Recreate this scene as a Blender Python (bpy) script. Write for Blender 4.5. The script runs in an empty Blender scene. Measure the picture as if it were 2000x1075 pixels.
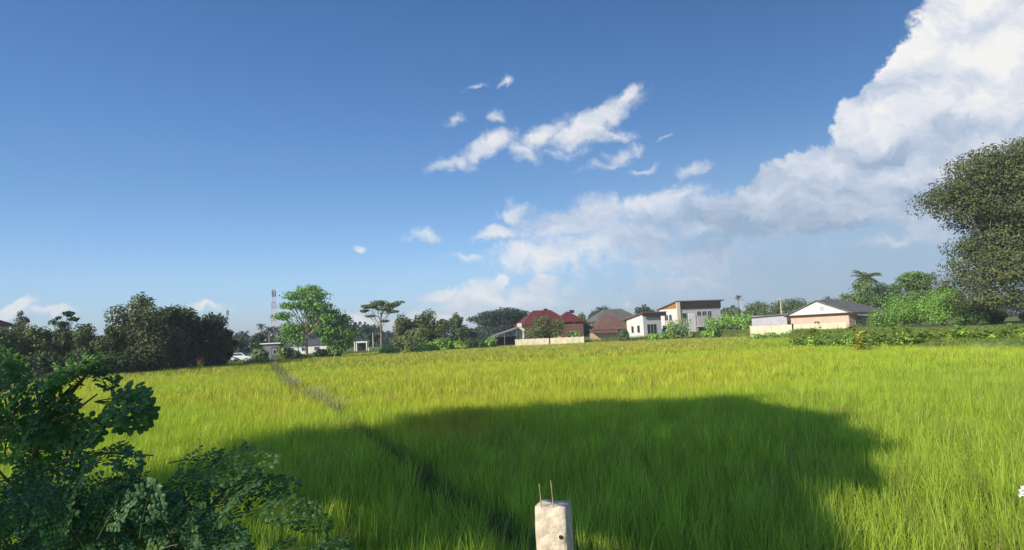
import bpy, math, random
import numpy as np
from mathutils import Vector, Matrix
R = math.radians
sc = bpy.context.scene
# ------------------------------------------------------------------ camera
F = 1300.0                       # focal length in pixels of a 2000 px wide picture
CAMZ, PITCH, ROLL = 2.9, math.atan(119.5/1300.0), R(-2.58)
cd = bpy.data.cameras.new('camera'); cam = bpy.data.objects.new('camera', cd)
sc.collection.objects.link(cam); sc.camera = cam
cd.sensor_width = 36.0; cd.lens = 36.0*F/2000.0
cd.clip_start = 0.05; cd.clip_end = 9000
CM = Matrix.Rotation(math.pi/2+PITCH, 4, 'X') @ Matrix.Rotation(ROLL, 4, 'Z')
cam.matrix_world = Matrix.Translation((0, 0, CAMZ)) @ CM
# ------------------------------------------------------------------ light
SUN_AZ, SUN_EL = R(225), R(25)   # compass bearing of the sun, camera looks to bearing 0 (+Y)
to_sun = Vector((math.sin(SUN_AZ)*math.cos(SUN_EL), math.cos(SUN_AZ)*math.cos(SUN_EL), math.sin(SUN_EL)))
sd = bpy.data.lights.new('sun', 'SUN'); sun = bpy.data.objects.new('sun', sd)
sc.collection.objects.link(sun)
sd.energy = 4.6; sd.angle = R(0.5); sd.color = (1.0, 0.90, 0.74)
sun.rotation_euler = to_sun.to_track_quat('Z', 'Y').to_euler()
sc.view_settings.view_transform = 'Standard'; sc.view_settings.look = 'None'
sc.view_settings.gamma = 1.0; sc.view_settings.exposure = 0.12
sc.view_settings.use_curve_mapping = False

def ray(px, py):
    v = CM.to_3x3() @ Vector(((px-1000)/F, (537.5-py)/F, -1))
    return v
def at(px, py, Y):               # the point seen at a pixel, Y metres ahead
    v = ray(px, py); t = Y/v.y
    return Vector((v.x*t, Y, CAMZ+v.z*t))
def onz(px, py, z):
    v = ray(px, py); t = (z-CAMZ)/v.z
    return Vector((v.x*t, v.y*t, z))
def uv(px, py):
    v = ray(px, py); return (v.x/v.y, v.z/v.y)
# ------------------------------------------------------------------ sky with its clouds
W = bpy.data.worlds.new('World'); sc.world = W; W.use_nodes = True
nt = W.node_tree; N = nt.nodes; L = nt.links; N.clear()
def nd(t, **k):
    n = N.new(t)
    for a, b in k.items(): setattr(n, a, b)
    return n
def setin(n, i, v):
    if hasattr(v, 'is_output') : L.new(v, n.inputs[i])
    else: n.inputs[i].default_value = v
def M(op, a, b=None, c=None, clamp=False):
    n = nd('ShaderNodeMath', operation=op, use_clamp=clamp)
    setin(n, 0, a)
    if b is not None: setin(n, 1, b)
    if c is not None: setin(n, 2, c)
    return n.outputs[0]
def VM(op, a, b):
    n = nd('ShaderNodeVectorMath', operation=op); setin(n, 0, a); setin(n, 1, b)
    return n.outputs[0]
def smooth(x, lo, hi, a=0.0, b=1.0):
    n = nd('ShaderNodeMapRange', interpolation_type='SMOOTHSTEP'); setin(n, 0, x)
    for i, v in zip((1, 2, 3, 4), (lo, hi, a, b)): n.inputs[i].default_value = v
    return n.outputs[0]
def mixc(f, a, b):
    n = nd('ShaderNodeMix', data_type='RGBA'); setin(n, 0, f)
    for i, v in ((6, a), (7, b)):
        if hasattr(v, 'is_output'): L.new(v, n.inputs[i])
        else: n.inputs[i].default_value = (*v, 1)
    return n.outputs[2]
def noise(vec, scale, detail=6, rough=0.55, dist=0.0):
    n = nd('ShaderNodeTexNoise', noise_dimensions='3D'); L.new(vec, n.inputs['Vector'])
    n.inputs['Scale'].default_value = scale; n.inputs['Detail'].default_value = detail
    n.inputs['Roughness'].default_value = rough; n.inputs['Distortion'].default_value = dist
    return n
sky = nd('ShaderNodeTexSky', sky_type='NISHITA', sun_disc=False)
sky.sun_elevation = SUN_EL; sky.sun_rotation = SUN_AZ
sky.air_density = 1.0; sky.dust_density = 0.6; sky.ozone_density = 2.0
tc = nd('ShaderNodeTexCoord'); sep = nd('ShaderNodeSeparateXYZ'); L.new(tc.outputs['Generated'], sep.inputs[0])
ys = M('MAXIMUM', sep.outputs[1], 0.2)
cu = M('DIVIDE', sep.outputs[0], ys); cv = M('DIVIDE', sep.outputs[2], ys)
cmb = nd('ShaderNodeCombineXYZ'); L.new(cu, cmb.inputs[0]); L.new(cv, cmb.inputs[1])
UV = cmb.outputs[0]
def warp(vec, scale, amp, detail=3):
    n = noise(vec, scale, detail, 0.6)
    d = VM('MULTIPLY', VM('SUBTRACT', n.outputs['Color'], (0.5, 0.5, 0.5)), (amp, amp, 0))
    return VM('ADD', vec, d)
def blobs(vec, lst):
    out = None
    for (px, py, rx, ry, ang, wgt) in lst:
        u, v = uv(px, py)
        m = nd('ShaderNodeMapping', vector_type='TEXTURE'); L.new(vec, m.inputs['Vector'])
        m.inputs['Location'].default_value = (u, v, 0)
        m.inputs['Rotation'].default_value = (0, 0, R(ang)-ROLL*0)
        m.inputs['Scale'].default_value = (rx/F, ry/F, 1)
        ln = nd('ShaderNodeVectorMath', operation='LENGTH'); L.new(m.outputs[0], ln.inputs[0])
        e = M('MULTIPLY', M('SUBTRACT', 1.0, ln.outputs['Value']), wgt)
        if out is None: out = e
        else: out = M('SMOOTH_MAX', out, e, 0.06)
    return out
# the big bank of cumulus on the right: px, py, radii, angle, weight
big = [(2090, 40, 350, 205, 52, 1.0), (1940, 200, 330, 170, 46, 1.0), (1730, 300, 230, 115, 38, .95),
       (1570, 372, 230, 74, 20, .9), (1570, 425, 220, 46, 4, .8), (1960, 330, 290, 130, 20, .85), (2250, 100, 400, 300, 30, 1.0),
       (1720, 385, 250, 66, 10, .8), (1680, 222, 90, 56, 34, .9), (1860, 70, 120, 90, 54, .9), (1780, 150, 110, 60, 46, .85)]
mid = [(1280, 400, 120, 48, 10, .95), (1130, 430, 150, 46, 8, .9), (1210, 470, 240, 50, 3, .8),
       (1010, 415, 50, 24, -10, .8), (965, 462, 56, 24, 0, .85), (1400, 430, 190, 56, 0, .85),
       (1350, 500, 300, 44, 0, .5), (1080, 500, 150, 40, 0, .7), (1810, 462, 60, 20, 12, .85), (1740, 478, 100, 16, 6, .65)]
low = [(930, 580, 70, 34, 25, .8), (860, 578, 50, 14, 5, .7), (1060, 560, 38, 34, 35, .75), (1000, 590, 190, 26, 0, .5),
       (975, 556, 26, 20, 30, .8), (1145, 592, 22, 22, 0, .55), (1215, 585, 26, 16, 10, .5), (1330, 560, 240, 30, 0, .3),
       (35, 600, 55, 20, 30, .8), (100, 608, 60, 16, 0, .6), (400, 606, 60, 10, 0, .35), (690, 625, 70, 20, 0, .5),
       (860, 625, 130, 24, 0, .5), (5, 620, 40, 20, 0, .8)]
wisp = [(1160, 236, 135, 32, 24, 1.0), (1225, 195, 45, 20, 45, .95), (1060, 262, 76, 30, 30, .95), (950, 288, 72, 32, 22, 1.0),
        (890, 311, 60, 17, 12, .85), (1020, 300, 22, 40, 60, .8), (1200, 258, 80, 15, -15, .6), (1130, 270, 90, 18, 15, .55),
        (1090, 300, 60, 12, 5, .5), (1205, 300, 36, 14, 20, .7), (1238, 285, 24, 12, -10, .7), (1180, 318, 50, 10, 12, .45),
        (1305, 271, 20, 8, 20, .6), (1252, 331, 42, 10, 5, .6), (1362, 330, 40, 16, 15, .85), (980, 162, 24, 10, 12, .7),
        (930, 170, 24, 6, 10, .4), (885, 232, 26, 12, 10, .45), (975, 232, 26, 12, -20, .5), (830, 462, 44, 16, -12, .6),
        (702, 480, 16, 7, 0, .6), (905, 502, 60, 12, -4, .5), (1400, 535, 22, 18, 30, .5), (1262, 552, 14, 8, 0, .6), (1185, 532, 40, 8, 0, .4)]
# puffy edges: the outline is broken up at three sizes
P1 = warp(warp(UV, 8.0, 0.085, 2), 30.0, 0.040, 5)
P2 = warp(warp(UV, 14.0, 0.045, 2), 60.0, 0.022, 5)
fb = noise(UV, 11.0, 6, 0.6).outputs['Fac']
fbh = noise(UV, 60.0, 5, 0.68).outputs['Fac']
fbm = M('ADD', M('MULTIPLY', M('SUBTRACT', fb, 0.5), 0.9), M('MULTIPLY', M('SUBTRACT', fbh, 0.5), 0.55))
eb = blobs(P1, big); em = blobs(P1, mid); el = blobs(P2, low); ew = blobs(P2, wisp)
db = smooth(M('ADD', eb, M('MULTIPLY', fbm, 0.42)), 0.0, 0.16)
dm = M('MULTIPLY', smooth(M('ADD', em, M('MULTIPLY', fbm, 1.25)), -0.08, 0.55), 0.84)
dl = M('MULTIPLY', smooth(M('ADD', el, M('MULTIPLY', fbm, 0.8)), -0.02, 0.42), 0.85)
dw = M('MULTIPLY', smooth(M('ADD', ew, M('MULTIPLY', fbm, 1.15)), -0.10, 0.75), 0.85)
dens = M('MAXIMUM', M('MAXIMUM', db, dm), M('MAXIMUM', dl, dw))
# relief: the side of each billow that faces the sun (up and left) is brighter
offs = VM('ADD', UV, (-0.020, 0.026, 0))
stretch = nd('ShaderNodeMapping'); L.new(P1, stretch.inputs['Vector']); stretch.inputs['Rotation'].default_value = (0, 0, R(-25)); stretch.inputs['Scale'].default_value = (0.6, 1.25, 1)
st2 = nd('ShaderNodeMapping'); L.new(VM('ADD', P1, (-0.020, 0.030, 0)), st2.inputs['Vector']); st2.inputs['Rotation'].default_value = (0, 0, R(-25)); st2.inputs['Scale'].default_value = (0.6, 1.25, 1)
r1 = noise(stretch.outputs[0], 9.0, 6, 0.60).outputs['Fac']; r2 = noise(st2.outputs[0], 9.0, 6, 0.60).outputs['Fac']
rel = M('MULTIPLY', M('SUBTRACT', r1, r2), 1.6)
body = M('MULTIPLY', M('SUBTRACT', r1, 0.5), 0.9)
fall = M('MULTIPLY', smooth(cv, 0.08, 0.42, -0.62, 0.10), smooth(cu, -0.04, 0.36))          # the base of the bank is greyer than its top
edge = M('MULTIPLY', smooth(eb, 0.0, 0.30, 1.0, 0.0), 0.12)
shade = M('ADD', M('ADD', M('ADD', 0.70, rel), M('ADD', body, fall)), edge, clamp=True)
ramp = nd('ShaderNodeValToRGB'); L.new(shade, ramp.inputs[0])
ramp.color_ramp.elements[0].position = 0.0; ramp.color_ramp.elements[0].color = (0.30, 0.41, 0.56, 1)
ramp.color_ramp.elements[1].position = 1.0; ramp.color_ramp.elements[1].color = (0.86, 0.85, 0.835, 1)
e = ramp.color_ramp.elements.new(0.42); e.color = (0.52, 0.59, 0.71, 1)
e = ramp.color_ramp.elements.new(0.72); e.color = (0.70, 0.735, 0.80, 1)
# clear sky: the sky texture, a little deeper overhead, milky near the horizon on the cloudy side
el_ramp = nd('ShaderNodeValToRGB'); L.new(sep.outputs[2], el_ramp.inputs[0])
CR = el_ramp.color_ramp
CR.elements[0].position = 0.0; CR.elements[0].color = (0.90, 1.02, 1.40, 1)
CR.elements[1].position = 0.45; CR.elements[1].color = (0.60, 0.92, 1.17, 1)
e = CR.elements.new(0.10); e.color = (0.98, 1.12, 1.33, 1)
e = CR.elements.new(0.21); e.color = (0.80, 1.02, 1.20, 1)
side = smooth(cu, -0.7, 0.6, 1.18, 0.72)
sv = nd('ShaderNodeCombineColor'); [L.new(side, sv.inputs[i]) for i in range(3)]
tn = VM('MULTIPLY', VM('MULTIPLY', sky.outputs[0], el_ramp.outputs[0]), sv.outputs[0])
tn = VM('MULTIPLY', tn, (0.92, 0.98, 1.08))
milk = M('MULTIPLY', M('MULTIPLY', smooth(cu, -0.1, 0.5), smooth(cv, 0.02, 0.34, 0.9, 0.0)), smooth(sep.outputs[2], -0.02, 0.03))
base = mixc(milk, tn, (3.3, 4.5, 5.8))
dens = M('MULTIPLY', dens, smooth(sep.outputs[1], 0.1, 0.3))
col = mixc(dens, base, VM('MULTIPLY', ramp.outputs[0], (10, 10, 10)))
bg = nd('ShaderNodeBackground'); L.new(col, bg.inputs[0]); bg.inputs[1].default_value = 0.1
wo = nd('ShaderNodeOutputWorld'); L.new(bg.outputs[0], wo.inputs[0])
# ------------------------------------------------------------------ helpers
rng = np.random.default_rng(7); random.seed(7)
def coll(o): sc.collection.objects.link(o); return o
def tag(o, label=None, cat=None, group=None, kind=None):
    if label: o['label'] = label
    if cat: o['category'] = cat
    if group: o['group'] = group
    if kind: o['kind'] = kind
    return o
def thing(name, label, cat, loc=(0, 0, 0), rz=0.0, group=None):
    o = bpy.data.objects.new(name, None); coll(o); o.location = loc; o.rotation_euler = (0, 0, rz)
    return tag(o, label, cat, group)
class G:                                  # gathers vertices, faces and vertex colours for ONE mesh
    def __init__(s): s.v = []; s.f = []; s.c = []; s.n = 0
    def add(s, v, f, c=(1, 1, 1)):
        v = np.asarray(v, float).reshape(-1, 3); f = np.asarray(f, int)
        s.v.append(v); s.f.append(f+s.n); s.n += len(v)
        c = np.asarray(c, float)
        s.c.append(np.broadcast_to(c, (len(v), 3)) if c.ndim == 1 else c)
    def box(s, x0, x1, y0, y1, z0, z1):
        v = [(x, y, z) for z in (z0, z1) for y in (y0, y1) for x in (x0, x1)]
        s.add(v, [(0, 2, 3, 1), (4, 5, 7, 6), (0, 1, 5, 4), (2, 6, 7, 3), (0, 4, 6, 2), (1, 3, 7, 5)]); return s
    def hexa(s, a, b):                    # two quads joined
        s.add(list(a)+list(b), [(3, 2, 1, 0), (4, 5, 6, 7), (0, 1, 5, 4), (1, 2, 6, 5), (2, 3, 7, 6), (3, 0, 4, 7)]); return s
    def tube(s, pts, rads, n=7, c=(1, 1, 1)):
        pts = [Vector(p) for p in pts]; V = []
        for i, p in enumerate(pts):
            d = (pts[min(i+1, len(pts)-1)]-pts[max(i-1, 0)]).normalized()
            u = d.cross(Vector((0.31, 0.95, 0.1))).normalized(); w = d.cross(u)
            for k in range(n):
                a = 2*math.pi*k/n; V.append(p+(u*math.cos(a)+w*math.sin(a))*rads[i])
        Fq = [(i*n+k, i*n+(k+1) % n, (i+1)*n+(k+1) % n, (i+1)*n+k) for i in range(len(pts)-1) for k in range(n)]
        s.add(V, Fq, c); return s
    def tri(s, v, f, c=(1, 1, 1)): s.add(v, [tuple(t)+(t[-1],) for t in f], c)
    def build(s, name, mat, parent=None, smooth=False, kind=None):
        V = np.concatenate(s.v).astype(np.float32); Fa = np.concatenate(s.f)
        tri = Fa[:, 2] == Fa[:, 3]; tot = np.where(tri, 3, 4).astype(np.int32)
        keep = np.ones(Fa.shape, bool); keep[tri, 3] = False; idx = Fa[keep].astype(np.int32)
        me = bpy.data.meshes.new(name); me.vertices.add(len(V)); me.vertices.foreach_set('co', V.ravel())
        me.loops.add(len(idx)); me.loops.foreach_set('vertex_index', idx)
        me.polygons.add(len(tot)); st = np.zeros(len(tot), np.int32); st[1:] = np.cumsum(tot)[:-1]
        me.polygons.foreach_set('loop_start', st); me.polygons.foreach_set('loop_total', tot)
        me.polygons.foreach_set('use_smooth', np.full(len(tot), smooth, bool))
        me.update(calc_edges=True)
        C = np.ones((len(V), 4), np.float32); C[:, :3] = np.concatenate(s.c)
        at_ = me.color_attributes.new('col', 'FLOAT_COLOR', 'POINT'); at_.data.foreach_set('color', C.ravel())
        me.materials.append(mat); o = bpy.data.objects.new(name, me); coll(o)
        if parent: o.parent = parent
        if kind: o['kind'] = kind
        return o
def vnoise(x, y, seed=0):                 # smooth value noise 0..1
    xi = np.floor(x).astype(np.int64); yi = np.floor(y).astype(np.int64); fx = x-xi; fy = y-yi
    fx = fx*fx*(3-2*fx); fy = fy*fy*(3-2*fy)
    def h(a, b):
        n = (a*374761393+b*668265263+seed*1442695041) & 0x7fffffff
        n = ((n ^ (n >> 13))*1274126177) & 0x7fffffff
        return ((n ^ (n >> 16)) & 0xffff)/65535.0
    return (h(xi, yi)*(1-fx)+h(xi+1, yi)*fx)*(1-fy)+(h(xi, yi+1)*(1-fx)+h(xi+1, yi+1)*fx)*fy
def inpoly(P, poly):
    x, y = P[:, 0], P[:, 1]; r = np.zeros(len(P), bool); n = len(poly)
    for i in range(n):
        x0, y0 = poly[i]; x1, y1 = poly[(i+1) % n]
        c = (y0 > y) != (y1 > y)
        with np.errstate(divide='ignore', invalid='ignore'):
            r ^= c & (x < (x1-x0)*(y-y0)/(y1-y0+1e-12)+x0)
    return r
def segdist(P, poly, closed=True):
    d = np.full(len(P), 1e9); n = len(poly)
    for i in range(n if closed else n-1):
        a = np.array(poly[i], float); b = np.array(poly[(i+1) % n], float); ab = b-a
        t = np.clip(((P-a)@ab)/(ab@ab), 0, 1)
        d = np.minimum(d, np.linalg.norm(P-a-t[:, None]*ab, axis=1))
    return d
# ------------------------------------------------------------------ materials
def newmat(name):
    m = bpy.data.materials.new(name); m.use_nodes = True; t = m.node_tree; t.nodes.clear()
    return m, t
def leafmat(name, trans=0.3, rough=0.5, spec=0.3, var=0.25, scale=3.0, tcol=(1.0, 1.15, 0.55)):
    m, t = newmat(name); n = t.nodes; l = t.links
    a = n.new('ShaderNodeAttribute'); a.attribute_name = 'col'
    tcn = n.new('ShaderNodeTexCoord'); no = n.new('ShaderNodeTexNoise'); no.inputs['Scale'].default_value = scale
    no.inputs['Detail'].default_value = 3; l.new(tcn.outputs['Object'], no.inputs['Vector'])
    mr = n.new('ShaderNodeMapRange'); l.new(no.outputs['Fac'], mr.inputs[0])
    for i, v in zip((1, 2, 3, 4), (0.3, 0.7, 1-var, 1+var)): mr.inputs[i].default_value = v
    mu = n.new('ShaderNodeVectorMath'); mu.operation = 'SCALE'; l.new(a.outputs['Color'], mu.inputs[0]); l.new(mr.outputs[0], mu.inputs['Scale'])
    p = n.new('ShaderNodeBsdfPrincipled'); l.new(mu.outputs[0], p.inputs['Base Color'])
    p.inputs['Roughness'].default_value = rough; p.inputs['Specular IOR Level'].default_value = spec
    tr = n.new('ShaderNodeBsdfTranslucent')
    m2 = n.new('ShaderNodeVectorMath'); m2.operation = 'MULTIPLY'; l.new(mu.outputs[0], m2.inputs[0]); m2.inputs[1].default_value = tcol
    l.new(m2.outputs[0], tr.inputs[0])
    mx = n.new('ShaderNodeMixShader'); mx.inputs[0].default_value = trans
    l.new(p.outputs[0], mx.inputs[1]); l.new(tr.outputs[0], mx.inputs[2])
    o = n.new('ShaderNodeOutputMaterial'); l.new(mx.outputs[0], o.inputs[0]); return m
def mat(name, c1, c2=None, scale=4.0, rough=0.7, spec=0.3, detail=6, metal=0.0, bump=0.0, wave=None, lo=0.35, hi=0.65):
    m, t = newmat(name); n = t.nodes; l = t.links; c2 = c2 or tuple(x*0.8 for x in c1)
    tcn = n.new('ShaderNodeTexCoord'); no = n.new('ShaderNodeTexNoise'); no.inputs['Scale'].default_value = scale
    no.inputs['Detail'].default_value = detail; l.new(tcn.outputs['Object'], no.inputs['Vector'])
    r = n.new('ShaderNodeMapRange'); l.new(no.outputs['Fac'], r.inputs[0]); r.inputs[1].default_value = lo; r.inputs[2].default_value = hi
    mx = n.new('ShaderNodeMix'); mx.data_type = 'RGBA'; l.new(r.outputs[0], mx.inputs[0])
    mx.inputs[6].default_value = (*c1, 1); mx.inputs[7].default_value = (*c2, 1)
    p = n.new('ShaderNodeBsdfPrincipled'); out = mx.outputs[2]
    hgt = no.outputs['Fac']
    if wave:                                   # (axis, scale): courses of tiles, ribs of sheet metal
        w = n.new('ShaderNodeTexWave'); w.bands_direction = wave[0]; w.inputs['Scale'].default_value = wave[1]
        w.inputs['Distortion'].default_value = 0.3; l.new(tcn.outputs['Object'], w.inputs['Vector'])
        q = n.new('ShaderNodeMapRange'); l.new(w.outputs['Fac'], q.inputs[0]); q.inputs[3].default_value = 0.72; q.inputs[4].default_value = 1.08
        v = n.new('ShaderNodeVectorMath'); v.operation = 'SCALE'; l.new(out, v.inputs[0]); l.new(q.outputs[0], v.inputs['Scale']); out = v.outputs[0]
    l.new(out, p.inputs['Base Color']); p.inputs['Roughness'].default_value = rough
    p.inputs['Specular IOR Level'].default_value = spec; p.inputs['Metallic'].default_value = metal
    if bump:
        b = n.new('ShaderNodeBump'); b.inputs['Strength'].default_value = bump; b.inputs['Distance'].default_value = 0.02
        l.new(hgt, b.inputs['Height']); l.new(b.outputs[0], p.inputs['Normal'])
    o = n.new('ShaderNodeOutputMaterial'); l.new(p.outputs[0], o.inputs[0]); return m
RICE = leafmat('rice_blades', 0.34, 0.45, 0.25, 0.12, 2.0)
LEAF = leafmat('tree_foliage', 0.22, 0.55, 0.2, 0.25, 1.2)
SHRUB = leafmat('shrub_leaflets', 0.34, 0.42, 0.25, 0.2, 9.0, (0.8, 1.2, 0.4))
BARK = mat('bark', (0.16, 0.12, 0.085), (0.07, 0.055, 0.04), 6, 0.9)
PBARK = mat('pale_bark', (0.36, 0.29, 0.22), (0.17, 0.13, 0.10), 3, 0.85)
STEM = mat('shrub_stem', (0.17, 0.13, 0.075), (0.08, 0.085, 0.035), 30, 0.6)
SOIL = mat('field_mud', (0.035, 0.04, 0.016), (0.06, 0.055, 0.025), 1.5, 0.95)
WHITE = mat('white_plaster', (0.80, 0.77, 0.72), (0.68, 0.65, 0.60), 0.8, 0.8)
LILAC_SHADE = mat('lilac_and_shade_plaster', (0.56, 0.54, 0.58), (0.48, 0.46, 0.50), 0.8, 0.8)  # lilac plaster, also used as white plaster with shade put into its colour
CREAM = mat('cream_plaster', (0.82, 0.72, 0.50), (0.66, 0.57, 0.40), 0.7, 0.85)
PINK = mat('pink_plaster', (0.72, 0.50, 0.38), (0.62, 0.42, 0.33), 0.6, 0.85)
ORANGE = mat('orange_boards', (0.50, 0.24, 0.07), (0.40, 0.18, 0.05), 2, 0.6, wave=('Z', 3.0))
BROWN = mat('brown_boards', (0.065, 0.038, 0.028), (0.045, 0.028, 0.02), 2, 0.6, wave=('Z', 3.0))
REDTILE = mat('red_roof_tiles', (0.21, 0.045, 0.036), (0.13, 0.034, 0.03), 1.2, 0.6, wave=('Z', 5.0))
TERRA = mat('terracotta_roof_tiles', (0.27, 0.125, 0.09), (0.17, 0.10, 0.08), 0.9, 0.75, wave=('Z', 5.0))
GREYTILE = mat('grey_roof_tiles', (0.21, 0.185, 0.16), (0.14, 0.125, 0.11), 0.9, 0.75, wave=('Z', 5.0))
DARKTILE = mat('dark_roof_tiles', (0.22, 0.21, 0.20), (0.15, 0.145, 0.14), 0.9, 0.7, wave=('Z', 5.0))
SHEET = mat('grey_roof_sheet', (0.34, 0.33, 0.31), (0.24, 0.22, 0.20), 0.9, 0.5, wave=('X', 4.0))
GLASS = mat('window_glass', (0.025, 0.03, 0.035), (0.04, 0.045, 0.05), 2, 0.12, 0.6)
FRAME = mat('window_frame', (0.55, 0.53, 0.50), (0.45, 0.43, 0.4), 3, 0.5)
DARK = mat('dark_opening', (0.02, 0.02, 0.022), (0.03, 0.03, 0.03), 2, 0.9)
CONC = mat('rough_concrete', (0.76, 0.65, 0.50), (0.42, 0.34, 0.26), 34, 0.92, 0.2, 12, bump=0.7, lo=0.38, hi=0.82)
RUST = mat('rusty_rod', (0.48, 0.40, 0.24), (0.25, 0.14, 0.07), 60, 0.7, 0.4, metal=0.3)
STEELW = mat('painted_steel_white', (0.75, 0.73, 0.74), (0.65, 0.63, 0.65), 1, 0.5)
STEELR = mat('painted_steel_red', (0.62, 0.10, 0.07), (0.5, 0.09, 0.07), 1, 0.5)
STEELG = mat('grey_steel', (0.20, 0.22, 0.25), (0.15, 0.17, 0.2), 1, 0.5)
TYRE = mat('tyre_rubber', (0.02, 0.02, 0.02), (0.03, 0.03, 0.03), 5, 0.9)
CARW = mat('white_car_paint', (0.75, 0.75, 0.75), (0.70, 0.70, 0.71), 1, 0.25, 0.5)
CARR = mat('red_car_paint', (0.30, 0.05, 0.04), (0.26, 0.045, 0.04), 1, 0.3, 0.5)
BLUEGREY = mat('blue_grey_sheet', (0.13, 0.145, 0.18), (0.09, 0.10, 0.13), 1, 0.6, wave=('X', 4.0))
BAG = mat('white_plastic', (0.85, 0.84, 0.76), (0.75, 0.74, 0.68), 20, 0.4, bump=0.3)
# ------------------------------------------------------------------ field outline, terrain
def e2(px, py, z=0.9): p = onz(px, py, z); return (p.x, p.y)
FAR = [e2(*p) for p in ((-60, 747), (0, 742), (100, 735), (200, 728), (290, 720), (380, 712), (450, 708), (520, 705), (600, 697), (700, 688), (850, 681),
       (950, 675), (1100, 669), (1250, 663), (1400, 657), (1530, 655), (1560, 664), (1600, 668), (1800, 671), (2000, 672), (2150, 673))]
FIELD = [(-52, 5.6), (-62, 40)] + FAR + [(60, 34), (60, 5.6)]
FNP = np.array(FIELD)
BUND = [(1.15, 5.6), (0.0, 8.2), (-1.4, 11.4), (-3.3, 16.1), (-7.0, 25.5), (-13.9, 41), (-22, 62), (-32.3, 89)]
def gz(X, Y):
    X = np.atleast_1d(np.asarray(X, float)); Y = np.atleast_1d(np.asarray(Y, float)); P = np.stack([X, Y], 1)
    d = segdist(P, FIELD); ins = inpoly(P, FIELD)
    out = 0.8+np.clip((X-22)/16, 0, 1)*np.clip((Y-40)/34, 0, 1)*0.95
    out = np.where(Y < 8, 1.25-np.clip((Y-2.2)/3.0, 0, 1)*0.55, out)
    z = np.where(ins, 0.0, out*np.clip(d/1.3, 0, 1)+0.0)
    nearb = (Y < 6) & ~ins; z = np.where(nearb, np.clip(1.25-np.clip((Y-2.6)/3.0, 0, 1)*1.25, 0, 1.25), z)
    bd = segdist(P, BUND, False); z = np.where(ins, np.clip(0.22-bd*0.5, 0, .22), z)
    far = np.hypot(X, Y)
    return z+np.where(ins, 0, (vnoise(X*.25, Y*.25, 3)-.5)*0.12*np.clip(d/3, 0, 1))*(far < 300)
def gz1(x, y): return float(gz(x, y)[0])
rr = np.concatenate([np.arange(0.5, 8, 0.35), np.arange(8, 60, 1.2), np.arange(60, 240, 3.0), np.geomspace(240, 6000, 26)])
th = np.concatenate([np.linspace(-52, 52, 230), np.linspace(56, 304, 50)]); th = np.radians(th)
RRm, TT = np.meshgrid(rr, th, indexing='ij'); GX = (RRm*np.sin(TT)).ravel(); GY = (RRm*np.cos(TT)).ravel()
g = G(); nr, na = len(rr), len(th)
I, J = np.meshgrid(np.arange(nr-1), np.arange(na), indexing='ij'); J2 = (J+1) % na
fq = np.stack([I*na+J, I*na+J2, (I+1)*na+J2, (I+1)*na+J], -1).reshape(-1, 4)[:, ::-1]
GZ = gz(GX, GY); insG = inpoly(np.stack([GX, GY], 1), FIELD)
cg = np.where(insG[:, None], (0.045, 0.050, 0.018), (0.17, 0.23, 0.055))*(0.7+0.6*vnoise(GX*.4, GY*.4, 5))[:, None]
bdg = segdist(np.stack([GX, GY], 1), BUND, False); cg[bdg < 0.45] = (0.10, 0.085, 0.045)
g.add(np.stack([GX, GY, GZ], 1), fq, cg)
g.add([(0, 0, gz1(0.01, 0.01))]+[(rr[0]*math.sin(t), rr[0]*math.cos(t), gz1(rr[0]*math.sin(t), rr[0]*math.cos(t))) for t in th],
      [(0, k+1, (k+1) % na+1, (k+1) % na+1) for k in range(na)], (0.10, 0.12, 0.04))
GROUND = leafmat('earth_and_turf', 0.0, 0.95, 0.1, 0.35, 1.5)
g.build('ground', GROUND, smooth=True, kind='structure')
# ------------------------------------------------------------------ rice
FAR_V = np.array(FAR)
def ricecolor(X, Y, n):
    d = np.hypot(X, Y)
    big_ = vnoise(X*.06+3, Y*.05, 11); med = vnoise(X*.35, Y*.18, 12); fine = rng.random(n)
    green = np.array((0.42, 0.56, 0.060)); lime = np.array((0.50, 0.63, 0.055)); gold = np.array((0.64, 0.62, 0.065)); olive = np.array((0.56, 0.50, 0.13))
    t = np.clip((d-9)/24, 0, 1)+(big_-.5)*0.6+(med-.5)*0.5
    right = np.clip((X-0.28*Y)/10, 0, 1)                       # greener towards the right-hand bank
    t = np.clip(t-0.55*right, 0, 1)
    c = green+(lime-green)*np.clip(t*2, 0, 1)[:, None]
    s = np.clip((t-.45)*1.7, 0, 1)*(0.3+0.7*med); c = c+(gold-c)*s[:, None]
    s = np.clip((d-60)/60, 0, 1)*(0.25+0.6*vnoise(X*.05, Y*.03, 14))*(1-right); c = c+(olive-c)*s[:, None]
    # a ripe golden patch where the bund meets the shade
    gp = np.exp(-(((X+1.7)/1.4)**2+((Y-18.6)/2.6)**2)); c = c+((0.62, 0.42, 0.04)-c)*(gp*0.85)[:, None]
    # older straw-coloured leaves
    c = np.where((fine < 0.05)[:, None], np.array((0.42, 0.33, 0.12)), c)
    nr_ = np.clip((22-d)/12, 0, 1); return c*((0.74-.16*nr_)+(0.46+.30*nr_)*rng.random(n))[:, None]
BND = np.array(BUND)
def scatter(n, y0, y1, half=0.86, pad=2.0):
    Y = np.sqrt(rng.random(n)*(y1**2-y0**2)+y0**2); X = (rng.random(n)*2-1)*(Y*half+pad)
    return X, Y
def keepfield(X, Y, bw):
    P = np.stack([X, Y], 1); k = inpoly(P, FIELD)
    bx = np.interp(Y, BND[:, 1], BND[:, 0]); wob = 0.25*(vnoise(Y*.8, Y*0, 21)-.5)
    k &= ~((np.abs(X-bx+wob) < bw) & (Y < 88)) & (Y > 6.3+1.0*vnoise(X*.9, X*0, 22)*(X > .6))
    return k
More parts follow.
